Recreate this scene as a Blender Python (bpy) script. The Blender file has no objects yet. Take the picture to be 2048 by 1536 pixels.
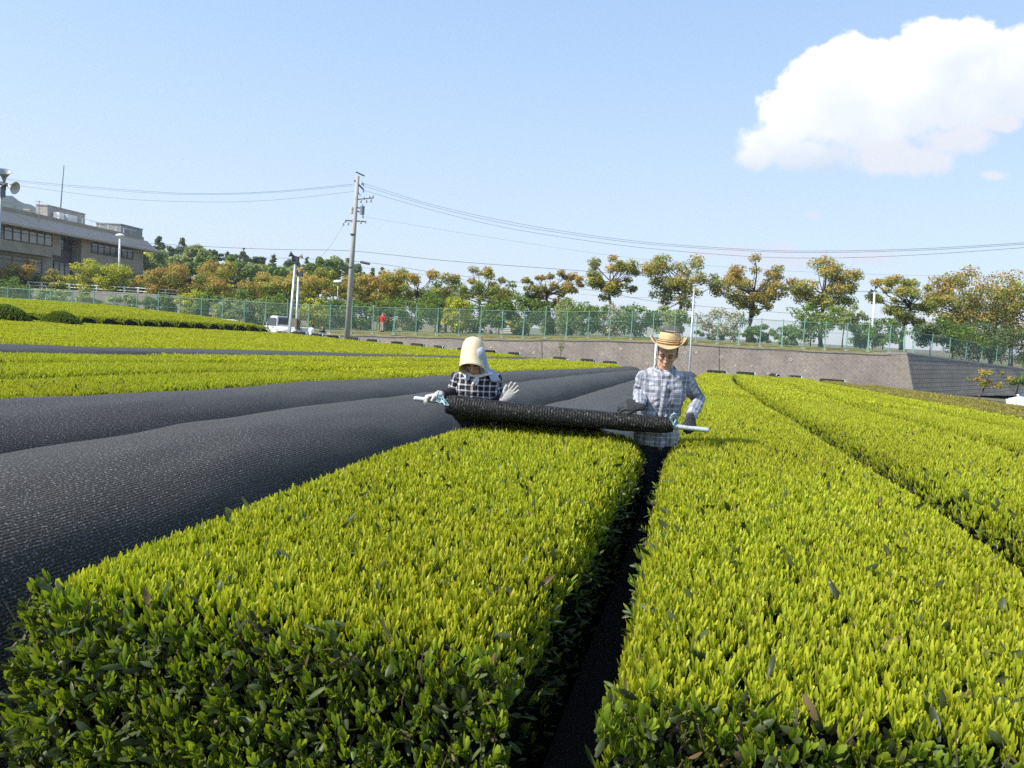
import bpy, math, numpy as np
from mathutils import Vector, Matrix, noise as mnoise
S = bpy.context.scene
COL = S.collection
rng = np.random.default_rng(7)
rad = math.radians
# ------------------------------------------------------------------ camera geometry
F = 1550.0; ROLL = rad(3.15); PITCH = rad(4.420309); YAW = rad(12.686828); H = 1.74
_c, _s = math.cos(YAW), math.sin(YAW)
RIGHT = np.array([_c, _s, 0.0]); FWD = np.array([-_s, _c, 0.0]); UP = np.array([0, 0, 1.0])

def ray(x, y):
    """direction through a point of the photograph, one unit deep along the view axis"""
    u = (x - 1024) / F; v = -(y - 768) / F
    a = u * math.cos(ROLL) - v * math.sin(ROLL); b = u * math.sin(ROLL) + v * math.cos(ROLL)
    return RIGHT * a + FWD * (math.cos(PITCH) + b * math.sin(PITCH)) + UP * (-math.sin(PITCH) + b * math.cos(PITCH))

def at(x, y, d):
    """world point at level distance d in front of the viewpoint"""
    r = ray(x, y)
    return np.array([0, 0, H]) + r * (d / r.dot(FWD))

def proj(P_):
    P_ = np.atleast_2d(np.asarray(P_, float)) - np.array([0, 0, H])
    r = P_ @ RIGHT; f = P_ @ FWD; z = P_[:, 2]
    d = f * math.cos(PITCH) - z * math.sin(PITCH)
    dd = np.maximum(d, 1e-3)
    b = (f * math.sin(PITCH) + z * math.cos(PITCH)) / dd; a = r / dd
    u = a * math.cos(ROLL) + b * math.sin(ROLL); v = -a * math.sin(ROLL) + b * math.cos(ROLL)
    return u * F + 1024, 768 - v * F, d

def ss(t):
    t = np.clip(t, 0, 1); return t * t * (3 - 2 * t)

def bend(Y):
    return .71 * (np.minimum(np.maximum(Y, 0), 42) / 38) ** 3

def ground_z(X, Y):
    X = np.asarray(X, float); Y = np.asarray(Y, float)
    zp = np.interp(Y, [-5, 4.5, 6.8, 9.6, 13.4, 20, 35, 42, 60, 75], [0, 0, -.085, -.165, -.315, -.53, -1.06, -1.3, -1.85, -2.2])
    r = np.interp(-X, [-7, -3, 6, 31, 32.2, 36, 45, 60, 90], [-.12, 0, 0, .58, .98, 1.25, 1.65, 1.75, 1.9])
    r = r * np.where(X < 0, np.interp(Y, [30, 55], [1, 1.33]), 1.0)
    z = zp + r
    far = np.interp(X, [-60, -45, -36, -20, -5, 10, 40], [.6, .1, -.7, -.85, -1.6, -2.35, -2.5])
    z = z + (far - z) * ss((Y - 54) / 4)
    # low ground right of the field and behind its right corner
    low = ss((X - 10.1) / 3.0)
    z = z + (np.minimum(z, -2.15) - z) * low
    return z

# ------------------------------------------------------------------ mesh helpers
class MB:
    """collects polygons; build() links them as ONE mesh object"""
    def __init__(s): s.v = []; s.f = []; s.m = []; s.n = 0
    def add(s, V, Fc, m=0):
        V = np.asarray(V, float).reshape(-1, 3)
        s.v.append(V); s.f += [tuple(int(i) + s.n for i in f) for f in Fc]; s.m += [m] * len(Fc); s.n += len(V)
        return s
    def box(s, c, size, m=0, R=None, taper=1.0):
        c = np.asarray(c, float); h = np.asarray(size, float) / 2
        V = np.array([[x, y, z] for z in (-1, 1) for y in (-1, 1) for x in (-1, 1)], float) * h
        V[4:, :2] *= taper
        if R is not None: V = V @ np.asarray(R).T
        return s.add(V + c, [(0, 2, 3, 1), (4, 5, 7, 6), (0, 1, 5, 4), (2, 6, 7, 3), (0, 4, 6, 2), (1, 3, 7, 5)], m)
    def tube(s, pts, r, seg=8, m=0, cap=True, up=(0, 0, 1), round_cap=False):
        V, Fc = tube_geo(pts, r, seg, cap, up, round_cap); return s.add(V, Fc, m)
    def lathe(s, prof, c=(0, 0, 0), seg=20, m=0, R=None, sx=1, sy=1):
        prof = np.asarray(prof, float); n = len(prof)
        a = np.linspace(0, 2 * math.pi, seg, endpoint=False)
        V = np.array([[r * math.cos(t) * sx, r * math.sin(t) * sy, z] for r, z in prof for t in a])
        if R is not None: V = V @ np.asarray(R).T
        Fc = [(i * seg + j, i * seg + (j + 1) % seg, (i + 1) * seg + (j + 1) % seg, (i + 1) * seg + j) for i in range(n - 1) for j in range(seg)]
        return s.add(V + np.asarray(c, float), Fc, m)
    def ico(s, c, r, m=0, seg=14, R=None):
        r = np.broadcast_to(np.asarray(r, float), (3,))
        th = np.linspace(0.02, math.pi - .02, seg // 2 + 2)
        prof = np.array([[math.sin(t), -math.cos(t)] for t in th])
        a = np.linspace(0, 2 * math.pi, seg, endpoint=False)
        V = np.array([[p[0] * math.cos(t), p[0] * math.sin(t), p[1]] for p in prof for t in a]) * r
        if R is not None: V = V @ np.asarray(R).T
        n = len(prof)
        Fc = [(i * seg + j, i * seg + (j + 1) % seg, (i + 1) * seg + (j + 1) % seg, (i + 1) * seg + j) for i in range(n - 1) for j in range(seg)]
        Fc += [tuple(range(seg - 1, -1, -1)), tuple((n - 1) * seg + j for j in range(seg))]
        return s.add(V + np.asarray(c, float), Fc, m)
    def quad(s, a, b, c, d, m=0): return s.add([a, b, c, d], [(0, 1, 2, 3)], m)
    def build(s, name, mats, parent=None, smooth=False, world=True):
        V = np.concatenate(s.v) if s.v else np.zeros((0, 3))
        if parent is not None and world:
            M = np.array(parent_matrix(parent).inverted()); V = V @ M[:3, :3].T + M[:3, 3]
        me = bpy.data.meshes.new(name); me.from_pydata(V.tolist(), [], s.f)
        mats = mats if isinstance(mats, (list, tuple)) else [mats]
        for m in mats: me.materials.append(m)
        if len(mats) > 1: me.polygons.foreach_set('material_index', s.m)
        if smooth: me.polygons.foreach_set('use_smooth', [True] * len(me.polygons))
        me.update()
        return link(name, me, parent)

def parent_matrix(o):
    M = Matrix.LocRotScale(o.location, o.rotation_euler, o.scale)
    return M if o.parent is None else parent_matrix(o.parent) @ M

def link(name, me, parent=None):
    o = bpy.data.objects.new(name, me); COL.objects.link(o)
    if parent is not None: o.parent = parent
    return o

def frame_of(t, up):
    t = t / np.linalg.norm(t); up = np.asarray(up, float)
    x = np.cross(up, t)
    if np.linalg.norm(x) < 1e-3: x = np.cross(np.array([0.0, 1, 0.02]), t)
    x /= np.linalg.norm(x); y = np.cross(t, x)
    return x, y, t

def tube_geo(pts, r, seg=8, cap=True, up=(0, 0, 1), round_cap=False):
    pts = np.asarray(pts, float); n = len(pts)
    r = np.asarray(r, float)
    if r.ndim == 0: r = np.full((n, 2), float(r))
    elif r.ndim == 1: r = np.stack([r, r], 1)
    T = np.gradient(pts, axis=0)
    if round_cap:
        P2 = []; R2 = []; T2 = []
        for k in (0.0, .5, .82):
            e = r[0].mean() * .9
            P2.append(pts[0] - T[0] / np.linalg.norm(T[0]) * e * (1 - k)); R2.append(r[0] * max(.08, math.sqrt(1 - (1 - k) ** 2))); T2.append(T[0])
        for i in range(n): P2.append(pts[i]); R2.append(r[i]); T2.append(T[i])
        for k in (.82, .5, 0.0):
            e = r[-1].mean() * .9
            P2.append(pts[-1] + T[-1] / np.linalg.norm(T[-1]) * e * (1 - k)); R2.append(r[-1] * max(.08, math.sqrt(1 - (1 - k) ** 2))); T2.append(T[-1])
        pts, r, T = np.array(P2), np.array(R2), np.array(T2); n = len(pts)
    a = np.linspace(0, 2 * math.pi, seg, endpoint=False)
    V = []
    for i in range(n):
        x, y, t = frame_of(T[i], up)
        V.append(pts[i] + np.outer(np.cos(a) * r[i, 0], x) + np.outer(np.sin(a) * r[i, 1], y))
    V = np.concatenate(V)
    Fc = [(i * seg + j, i * seg + (j + 1) % seg, (i + 1) * seg + (j + 1) % seg, (i + 1) * seg + j) for i in range(n - 1) for j in range(seg)]
    if cap: Fc += [tuple(range(seg - 1, -1, -1)), tuple((n - 1) * seg + j for j in range(seg))]
    return V, Fc

def quads_mesh(name, V, Q, mats, colors=None, parent=None, smooth=True, mi=None):
    """big quad mesh straight from arrays, optional per-vertex leaf colour"""
    if parent is not None:
        M = np.array(parent_matrix(parent).inverted()); V = V @ M[:3, :3].T + M[:3, 3]
    me = bpy.data.meshes.new(name)
    nv, nq = len(V), len(Q)
    me.vertices.add(nv); me.vertices.foreach_set('co', np.ascontiguousarray(V, np.float32).ravel())
    me.loops.add(nq * 4); me.loops.foreach_set('vertex_index', np.ascontiguousarray(Q, np.int32).ravel())
    me.polygons.add(nq); me.polygons.foreach_set('loop_start', np.arange(0, nq * 4, 4, dtype=np.int32))
    me.polygons.foreach_set('use_smooth', np.full(nq, bool(smooth)))
    for m in (mats if isinstance(mats, (list, tuple)) else [mats]): me.materials.append(m)
    if mi is not None: me.polygons.foreach_set('material_index', np.asarray(mi, np.int32))
    if colors is not None:
        a = me.color_attributes.new('Col', 'FLOAT_COLOR', 'POINT')
        c = np.ones((nv, 4), np.float32); c[:, :3] = colors; a.data.foreach_set('color', c.ravel())
    me.update(calc_edges=True)
    return link(name, me, parent)

def thing(name, label, cat, loc=(0, 0, 0), rz=0.0, group=None):
    o = bpy.data.objects.new(name, None); COL.objects.link(o)
    o.empty_display_size = .2
    o.location = Vector([float(q) for q in loc]); o.rotation_euler = (0, 0, rz)
    return tag(o, label, cat, group)

def tag(o, label=None, cat=None, group=None, kind=None):
    if label: o['label'] = label
    if cat: o['category'] = cat
    if group: o['group'] = group
    if kind: o['kind'] = kind
    return o

def dup(o, loc, rz=None, label=None):
    def rec(q, par):
        c = q.copy(); COL.objects.link(c)
        if par is not None: c.parent = par
        for ch in [k for k in q.children]: rec(ch, c)
        return c
    r = rec(o, None); r.location = Vector([float(q) for q in loc])
    if rz is not None: r.rotation_euler = (0, 0, rz)
    if label: r['label'] = label
    return r

# ------------------------------------------------------------------ materials
def new_mat(name):
    m = bpy.data.materials.new(name); m.use_nodes = True
    nt = m.node_tree; nt.nodes.clear()
    out = nt.nodes.new('ShaderNodeOutputMaterial')
    return m, nt, out

def N(nt, typ, **kw):
    n = nt.nodes.new('ShaderNode' + typ)
    for k, v in kw.items():
        if k.startswith('i_'):
            key = k[2:].replace('_', ' '); n.inputs[int(key) if key.isdigit() else key].default_value = v
        else: setattr(n, k, v)
    return n

def L(nt, a, b): nt.links.new(a, b)

def mth(nt, op, a, b=None, c=None, clamp=False):
    n = nt.nodes.new('ShaderNodeMath'); n.operation = op; n.use_clamp = clamp
    for i, q in enumerate((a, b, c)):
        if q is None: continue
        if isinstance(q, (int, float)): n.inputs[i].default_value = q
        else: nt.links.new(q, n.inputs[i])
    return n.outputs[0]

def mixc(nt, fac, a, b, mode='MIX'):
    n = nt.nodes.new('ShaderNodeMix'); n.data_type = 'RGBA'; n.blend_type = mode
    for i, q in ((0, fac), (6, a), (7, b)):
        if isinstance(q, (int, float)): n.inputs[i].default_value = q
        elif isinstance(q, (tuple, list)): n.inputs[i].default_value = (*q[:3], 1)
        else: nt.links.new(q, n.inputs[i])
    return n.outputs[2]

def ramp(nt, fac, stops):
    n = nt.nodes.new('ShaderNodeValToRGB')
    e = n.color_ramp.elements
    while len(e) < len(stops): e.new(.5)
    for k, (p, c) in enumerate(stops):
        e[k].position = p; e[k].color = (*c[:3], 1) if not isinstance(c, float) else (c, c, c, 1)
    nt.links.new(fac, n.inputs[0]); return n.outputs[0]

def coords(nt, kind='Object', scale=(1, 1, 1), rot=(0, 0, 0)):
    t = nt.nodes.new('ShaderNodeTexCoord'); mp = nt.nodes.new('ShaderNodeMapping')
    mp.inputs['Scale'].default_value = scale; mp.inputs['Rotation'].default_value = rot
    nt.links.new(t.outputs[kind], mp.inputs['Vector']); return mp.outputs[0]

def noise_tex(nt, vec, scale, detail=4, rough=.55):
    n = nt.nodes.new('ShaderNodeTexNoise'); n.inputs['Scale'].default_value = scale
    n.inputs['Detail'].default_value = detail; n.inputs['Roughness'].default_value = rough
    if vec is not None: nt.links.new(vec, n.inputs['Vector'])
    return n.outputs['Fac']

def bump(nt, h, strength=.3, dist=.01):
    n = nt.nodes.new('ShaderNodeBump'); n.inputs['Strength'].default_value = strength; n.inputs['Distance'].default_value = dist
    nt.links.new(h, n.inputs['Height']); return n.outputs[0]

def pmat(name, col, rough=.6, metal=0.0, var=.25, vscale=8.0, bstr=0.0, bscale=40.0, spec=.5, kind='Object', stretch=(1, 1, 1), coat=0.0):
    """principled surface with noise variation of its own colour, and fine bumps"""
    m, nt, out = new_mat(name)
    p = N(nt, 'BsdfPrincipled'); L(nt, p.outputs[0], out.inputs[0])
    vec = coords(nt, kind, stretch)
    f = noise_tex(nt, vec, vscale)
    c = ramp(nt, f, [(.3, tuple(q * (1 - var) for q in col)), (.7, tuple(min(1, q * (1 + var)) for q in col))])
    L(nt, c, p.inputs['Base Color'])
    p.inputs['Roughness'].default_value = rough; p.inputs['Metallic'].default_value = metal
    p.inputs['Specular IOR Level'].default_value = spec; p.inputs['Coat Weight'].default_value = coat
    if bstr: L(nt, bump(nt, noise_tex(nt, vec, bscale, 3), bstr, .01), p.inputs['Normal'])
    return m

def leaf_mat(name, trans=.35, rough=.45, spec=.4, tcol=(1.0, 1.0, .5)):
    m, nt, out = new_mat(name)
    a = N(nt, 'Attribute', attribute_name='Col')
    p = N(nt, 'BsdfPrincipled'); p.inputs['Roughness'].default_value = rough; p.inputs['Specular IOR Level'].default_value = spec
    t = N(nt, 'BsdfTranslucent'); mx = N(nt, 'MixShader'); mx.inputs[0].default_value = trans
    L(nt, a.outputs['Color'], p.inputs['Base Color'])
    L(nt, mixc(nt, 1.0, a.outputs['Color'], tcol, 'MULTIPLY'), t.inputs['Color'])
    L(nt, p.outputs[0], mx.inputs[1]); L(nt, t.outputs[0], mx.inputs[2]); L(nt, mx.outputs[0], out.inputs[0])
    return m
# ------------------------------------------------------------------ tea: leaf templates
def leaf_verts(length, width, rows, fold=.35, curl=.25):
    """lanceolate leaf along +z, folded on its midrib; facing -y"""
    V = []; Q = []
    for i in range(rows + 1):
        t = i / rows
        w = width * np.interp(t, [0, .2, .45, .7, .88, 1], [.28, .72, 1.0, .98, .72, .34])
        y = -curl * length * t * t
        V += [(-w / 2, y - fold * w * .5, t * length), (0, y, t * length), (w / 2, y - fold * w * .5, t * length)]
    for i in range(rows):
        b = i * 3
        Q += [(b, b + 1, b + 4, b + 3), (b + 1, b + 2, b + 5, b + 4)]
    return np.array(V, float), np.array(Q)

def rotm(ax, a):
    return np.array(Matrix.Rotation(a, 3, ax))

def shoot_template(r, lod):
    """a fresh tea shoot: bud and leaves standing up; returns verts, quads, tip factor"""
    Vs = []; Qs = []; Ts = []; n = 0
    nl = {0: 4, 1: 3, 2: 2}[lod]
    for k in range(nl):
        ang = r.uniform(0, 6.28) if k else 0
        if k: ang = k * 2.4 + r.uniform(-.5, .5)
        tilt = r.uniform(.02, .12) if k == 0 else r.uniform(.07, .26) + .05 * k
        ln = (.046 if k == 0 else r.uniform(.032, .046)); wd = (.010 if k == 0 else r.uniform(.0125, .0175))
        if lod == 2: wd *= 1.6
        rows = {0: 3, 1: 2, 2: 1}[lod]
        if lod == 2:
            V = np.array([(-wd * .35, 0, 0), (wd * .35, 0, 0), (wd * .4, -.004, ln), (-wd * .4, -.004, ln)], float); Q = np.array([(0, 1, 2, 3)])
        else:
            V, Q = leaf_verts(ln, wd, rows, .5, r.uniform(-.1, .22))
        tz = V[:, 2] / ln
        V = V @ rotm('X', tilt).T
        V = V @ rotm('Z', ang).T
        V[:, 2] += 0.004 - .006 * k + r.uniform(-.003, .003)
        Vs.append(V); Qs.append(Q + n); Ts.append(np.clip(tz, 0, 1) * (1.0 if k == 0 else .9)); n += len(V)
    return np.concatenate(Vs), np.concatenate(Qs), np.concatenate(Ts)

def old_leaf_template(r, lod=0):
    V, Q = leaf_verts(r.uniform(.055, .078), r.uniform(.021, .029), 4 if lod == 0 else 1, .55, r.uniform(.1, .6))
    return V, Q, np.clip(V[:, 2] / .07, 0, 1)

_tr = np.random.default_rng(11)
SHOOT = {l: [shoot_template(_tr, l) for _ in range(10)] for l in (0, 1, 2)}
OLD = [old_leaf_template(_tr, 0) for _ in range(8)]
OLD1 = [old_leaf_template(_tr, 1) for _ in range(6)]

def basis(nrm, spin):
    """rotation matrices whose local z is nrm, spun about it"""
    z = nrm / np.linalg.norm(nrm, axis=1, keepdims=True)
    h = np.where(np.abs(z[:, 2:3]) > .95, np.array([[1.0, 0, 0]]), np.array([[0, 0, 1.0]]))
    x = np.cross(h, z); x /= np.linalg.norm(x, axis=1, keepdims=True); y = np.cross(z, x)
    c, s = np.cos(spin)[:, None], np.sin(spin)[:, None]
    return np.stack([x * c + y * s, -x * s + y * c, z], 2)

def scatter(templates, pos, nrm, scale, c_base, c_tip, r, wide=1.0):
    """instances of templates baked into one array set; c_base/c_tip (n,3)"""
    n = len(pos); VV = []; QQ = []; CC = []; off = 0
    if n == 0: return np.zeros((0, 3)), np.zeros((0, 4), int), np.zeros((0, 3))
    pick = r.integers(0, len(templates), n); Rm = basis(nrm, r.uniform(0, 6.283, n))
    for k, (V, Q, T) in enumerate(templates):
        i = np.nonzero(pick == k)[0]
        if len(i) == 0: continue
        sc = scale[i][:, None, None] * np.array([wide, wide, 1.0])
        W = np.einsum('nij,nkj->nki', Rm[i], V[None] * sc) + pos[i][:, None]
        C = c_base[i][:, None] * (1 - T)[None, :, None] + c_tip[i][:, None] * T[None, :, None]
        VV.append(W.reshape(-1, 3)); CC.append(C.reshape(-1, 3))
        QQ.append((Q[None] + (np.arange(len(i)) * len(V))[:, None, None]).reshape(-1, 4) + off); off += len(i) * len(V)
    return np.concatenate(VV), np.concatenate(QQ), np.concatenate(CC)

def merge(parts):
    off = 0; V = []; Q = []; C = []
    for v, q, c in parts:
        V.append(v); Q.append(q + off); C.append(c); off += len(v)
    return np.concatenate(V), np.concatenate(Q), np.concatenate(C)

M_SHOOT = leaf_mat('fresh tea leaf', .42, .42, .35, (1.0, 1.0, .35))
M_OLD = leaf_mat('mature tea leaf', .18, .42, .22, (.9, 1.0, .4))
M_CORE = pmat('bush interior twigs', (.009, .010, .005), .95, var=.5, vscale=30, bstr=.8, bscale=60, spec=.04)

M_TWIG = pmat('tea twig', (.11, .075, .05), .85, var=.4, vscale=40)

def in_view(P_, near=.25):
    x, y, d = proj(P_)
    m = 150 + 1.5 * F / np.maximum(d, .3)       # leaves also where a step to the side would show them
    return (d > near) & (x > -m) & (x < 2048 + m) & (y < 1536 + m)

HW, HT, NP = .746, .93, 9.0
def prof_z(x, hw=HW, h=HT, n=NP): return h * np.maximum(1e-4, 1 - np.abs(x / hw) ** n) ** (1 / n)

def tea_colors(n, r, dry=0.0, pos=None):
    b = np.array([.19, .285, .022])[None] * r.uniform(.75, 1.2, (n, 1))
    t = np.array([.645, .615, .040])[None] * r.uniform(.7, 1.18, (n, 1))
    g = r.uniform(0, 1, (n, 1)); t = t * (1 - .5 * g) + np.array([.42, .52, .036]) * .5 * g
    if pos is not None:                        # patches a little greener or yellower along the row
        w = np.array([mnoise.noise(Vector((p[0] * .9, p[1] * .55, 3.1))) for p in pos])[:, None]
        t = t * (1 + .14 * w) + np.array([-.03, .0, 0]) * w; b = b * (1 + .1 * w)
    if dry:
        k = (r.uniform(0, 1, (n, 1)) < dry)
        t = np.where(k, np.array([.42, .33, .10]) * r.uniform(.7, 1.1, (n, 1)), t)
    return np.maximum(b, .002), np.maximum(t, .002)

def old_colors(n, r):
    c = np.array([.058, .074, .026])[None] * r.uniform(.6, 1.7, (n, 1))
    k = r.uniform(0, 1, (n, 1))
    c = np.where(k < .05, np.array([.14, .10, .045]) * r.uniform(.6, 1.3, (n, 1)), c)
    c = np.where(k > .9, np.array([.075, .11, .02]) * r.uniform(.8, 1.3, (n, 1)), c)
    return c, c * 1.15

def tea_row(xc, y0, y1, label, seed, leaf_to=None, dry=0.0, side_l=True, side_r=True, front=False, axis='Y', group='rows of clipped tea bushes', dens=1.0, h=HT, NPW=NP, widen=False, round_l=False):
    """one clipped row of tea: interior core, mature leaves and the fresh shoots on its flat top"""
    r = np.random.default_rng(seed)
    leaf_to = y1 if leaf_to is None else leaf_to
    mid = 0.5 * (y0 + y1)
    def place(x, y, z):
        """row coordinates -> world"""
        if widen: x = x + np.where(x > 0, x / HW, 0) * np.interp(y, [2.2, 5.6], [-.015, .085])
        if round_l: y = y + .11 * np.clip((-x / HW - .62) / .38, 0, 1) ** 2 * np.clip((y0 + 1.2 - y) / 1.2, 0, 1)
        if axis == 'Y':
            X = xc + x + bend(y); Y = y
        else:
            X = y; Y = xc + x
        return np.stack([X, Y, ground_z(X, Y) + z], 1)
    p0 = place(np.array([0.0]), np.array([y0]), np.array([0.0]))[0]
    root = thing('tea_row', label, 'tea bush row', p0, 0, group)
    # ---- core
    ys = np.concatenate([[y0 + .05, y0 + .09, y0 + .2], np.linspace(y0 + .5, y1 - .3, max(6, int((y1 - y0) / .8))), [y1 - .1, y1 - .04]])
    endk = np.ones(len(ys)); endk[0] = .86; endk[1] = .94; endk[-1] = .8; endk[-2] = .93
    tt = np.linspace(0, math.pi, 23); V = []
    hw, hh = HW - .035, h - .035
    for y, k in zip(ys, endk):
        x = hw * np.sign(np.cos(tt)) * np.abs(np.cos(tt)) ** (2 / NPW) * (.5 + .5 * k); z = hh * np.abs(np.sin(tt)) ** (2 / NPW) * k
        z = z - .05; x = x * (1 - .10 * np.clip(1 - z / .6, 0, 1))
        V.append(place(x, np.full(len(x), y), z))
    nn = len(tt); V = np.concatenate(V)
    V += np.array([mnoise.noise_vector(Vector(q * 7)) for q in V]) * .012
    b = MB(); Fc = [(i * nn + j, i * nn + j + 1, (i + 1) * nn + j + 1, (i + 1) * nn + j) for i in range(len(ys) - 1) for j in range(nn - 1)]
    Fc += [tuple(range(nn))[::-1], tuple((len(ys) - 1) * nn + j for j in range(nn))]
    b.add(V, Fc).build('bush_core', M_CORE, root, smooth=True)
    # ---- fresh shoots on the top, denser and finer the nearer they are
    parts = []
    L_ = leaf_to - y0
    bands = [(0, 4.3, 0, 2700, .80), (4.3, 8.5, 1, 2500, .84), (8.5, 15, 1, 1250, 1.05), (15, 26, 2, 520, 1.5), (26, 45, 2, 270, 2.0), (45, 99, 2, 150, 2.6)]
    for d0, d1, lod, den, sc in bands:
        n = int(L_ * 2 * HW * den * dens)
        if n < 1: continue
        x = r.uniform(-HW * .985, HW * .985, n); y = r.uniform(y0, leaf_to, n)
        z = prof_z(x, HW, h, NPW) - .012 + r.normal(0, .006, n)
        e = np.clip((y0 + .10 - y) / .10, 0, 1); z = z - e ** 3 * .07
        P_ = place(x, y, z); _, _, d = proj(P_)
        k = (d >= d0) & (d < d1) & in_view(P_)
        P_ = P_[k]; x = x[k]; y = y[k]; n = len(P_)
        if n == 0: continue
        if d0 < 8:   # uneven stand: a few thin spots show the old leaves below
            w = np.array([mnoise.noise(Vector((p[0] * 9, p[1] * 9, seed))) for p in P_])
            k = (w > -.42) | (r.uniform(0, 1, n) < .3)
            P_ = P_[k]; x = x[k]; y = y[k]; n = len(P_)
        nr = np.stack([r.normal(0, .10, n) + np.sign(x) * .12 * np.clip(np.abs(x) / HW, .0, 1) ** 8, r.normal(0, .10, n) - .3 * np.clip((y0 + .12 - y) / .12, 0, 1), np.ones(n)], 1)
        if axis == 'X': nr = nr[:, [1, 0, 2]]
        cb, ct = tea_colors(n, r, dry, P_)
        s_ = sc * r.uniform(.72, 1.22, n) * (1 + .25 * (r.uniform(0, 1, n) > .95))
        parts.append(scatter(SHOOT[lod], P_, nr, s_, cb, ct, r))
    tops = parts
    # ---- mature leaves: flanks, near end and among the shoots
    parts = []; sparts = []
    def flank(P_, nr, den_mask, sh):
        n = len(P_)
        if n == 0: return
        c0, c1 = old_colors(n, r); _, _, d = proj(P_); far = d > 9
        for sel, tpl, k in ((~far, OLD, 1.0), (far, OLD1, 1.7)):
            if sel.sum(): parts.append(scatter(tpl, P_[sel], nr[sel] + r.normal(0, .45, (sel.sum(), 3)), k * r.uniform(.3, .74, sel.sum()), c0[sel], c1[sel], r))
        k = r.uniform(0, 1, n) < sh
        if k.sum():
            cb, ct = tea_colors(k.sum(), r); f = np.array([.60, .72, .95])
            near = d[k] < 9
            q = nr[k] * .8 + np.array([0, 0, .9]) + r.normal(0, .25, (k.sum(), 3))
            for sel, lod in ((near, 0), (~near, 2)):
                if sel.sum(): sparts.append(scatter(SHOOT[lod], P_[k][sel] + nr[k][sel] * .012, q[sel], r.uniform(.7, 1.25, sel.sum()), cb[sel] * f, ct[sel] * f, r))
    for sgn, on in ((-1, side_l), (1, side_r)):
        if not on: continue
        for d0, d1, den in ((0, 5, 700), (5, 9, 420), (9, 99, 110)):
            n = int(L_ * .8 * den); y = r.uniform(y0, leaf_to, n); z = r.uniform(.08, h - .11, n)
            x = sgn * (HW - .055 - .12 * np.clip(1 - z / .6, 0, 1) + r.normal(0, .022, n))
            P_ = place(x, y, z); _, _, d = proj(P_); k = (d >= d0) & (d < d1) & in_view(P_)
            v = np.tile([[sgn * .9, 0, .25]], (k.sum(), 1)).astype(float)
            if axis == 'X': v = v[:, [1, 0, 2]]
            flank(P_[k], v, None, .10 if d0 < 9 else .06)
    if front:
        n = int(2 * HW * .9 * 3600); x = r.uniform(-HW, HW, n); z = h * (1 - r.uniform(0, 1, n) ** 1.0 * .92) - .02
        y = y0 + .03 - .07 * np.clip((h - z) / .35, 0, 1) + r.normal(0, .03, n)
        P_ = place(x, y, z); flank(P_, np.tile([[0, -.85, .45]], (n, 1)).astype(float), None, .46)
    if front:
        tw = MB()
        for _ in range(170):
            p = place(np.array([r.uniform(-HW, HW)]), np.array([y0 + r.uniform(-.05, .05)]), np.array([r.uniform(.35, h - .06)]))[0]; q = p + np.array([r.normal(0, .035), r.uniform(-.05, .0), r.uniform(.05, .13)])
            tw.tube([p, (p + q) / 2 + r.normal(0, .006, 3), q], [.0026, .0022, .0014], 4)
        tag(tw.build('twigs', M_TWIG, root), kind='stuff')
    if axis == 'X':
        n = 160; x = r.uniform(-HW, HW, n); z = r.uniform(.05, h - .05, n); P_ = place(x, np.full(n, y1), z)
        k = in_view(P_); flank(P_[k], np.tile([[1.0, 0, .3]], (k.sum(), 1)), None, .0)
    n = int(min(L_, 9) * 2 * HW * 120); x = r.uniform(-HW, HW, n) * .98; y = y0 + r.uniform(0, min(L_, 9), n)
    P_ = place(x, y, prof_z(x, HW, h, NPW) - .012 + r.normal(0, .006, n)); _, _, d = proj(P_); k = in_view(P_) & (d < 9)
    if k.sum():
        c0, c1 = old_colors(k.sum(), r)
        parts.append(scatter(OLD, P_[k], np.stack([r.normal(0, 1, k.sum()), r.normal(0, 1, k.sum()), r.uniform(.15, .9, k.sum())], 1), r.uniform(.5, .95, k.sum()), c0 * .9, c1 * .9, r))
    if parts and sum(len(p[0]) for p in parts):
        V, Q, C = merge(parts); quads_mesh('mature_leaves', V, Q, M_OLD, C, root)
    tops = tops + sparts
    if tops and sum(len(p[0]) for p in tops):
        V, Q, C = merge(tops); quads_mesh('new_shoots', V, Q, M_SHOOT, C, root)
    return root

# where each row ends, solved so that the rolls at the row ends stand where they do in the photograph
def row_end(xc, px):
    Ys = np.arange(25, 75, .1); X = xc + bend(Ys)
    x, _, _ = proj(np.stack([X, Ys, ground_z(X, Ys) + .95], 1))
    return float(Ys[np.argmin(np.abs(x - px))])

PITCHX = 1.71
ROWS = []
def rowdef(xc, px): return (xc, row_end(xc, px))
R_RIGHT = [rowdef(.61, 1432), rowdef(2.32, 1490), rowdef(4.03, 1548), rowdef(5.74, 1590), rowdef(7.45, 1663)]
X1 = -1.10; XA = -2.81; XB = -4.50
R_C = [rowdef(-6.2, 1220), rowdef(-7.91, 1175), rowdef(-9.62, 1120)]
XD = -11.33
R_E = [rowdef(-13.05 - 1.71 * k, p) for k, p in enumerate([1028, 980, 928, 878, 835, 795, 745, 705, 667, 635, 600])]

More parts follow.
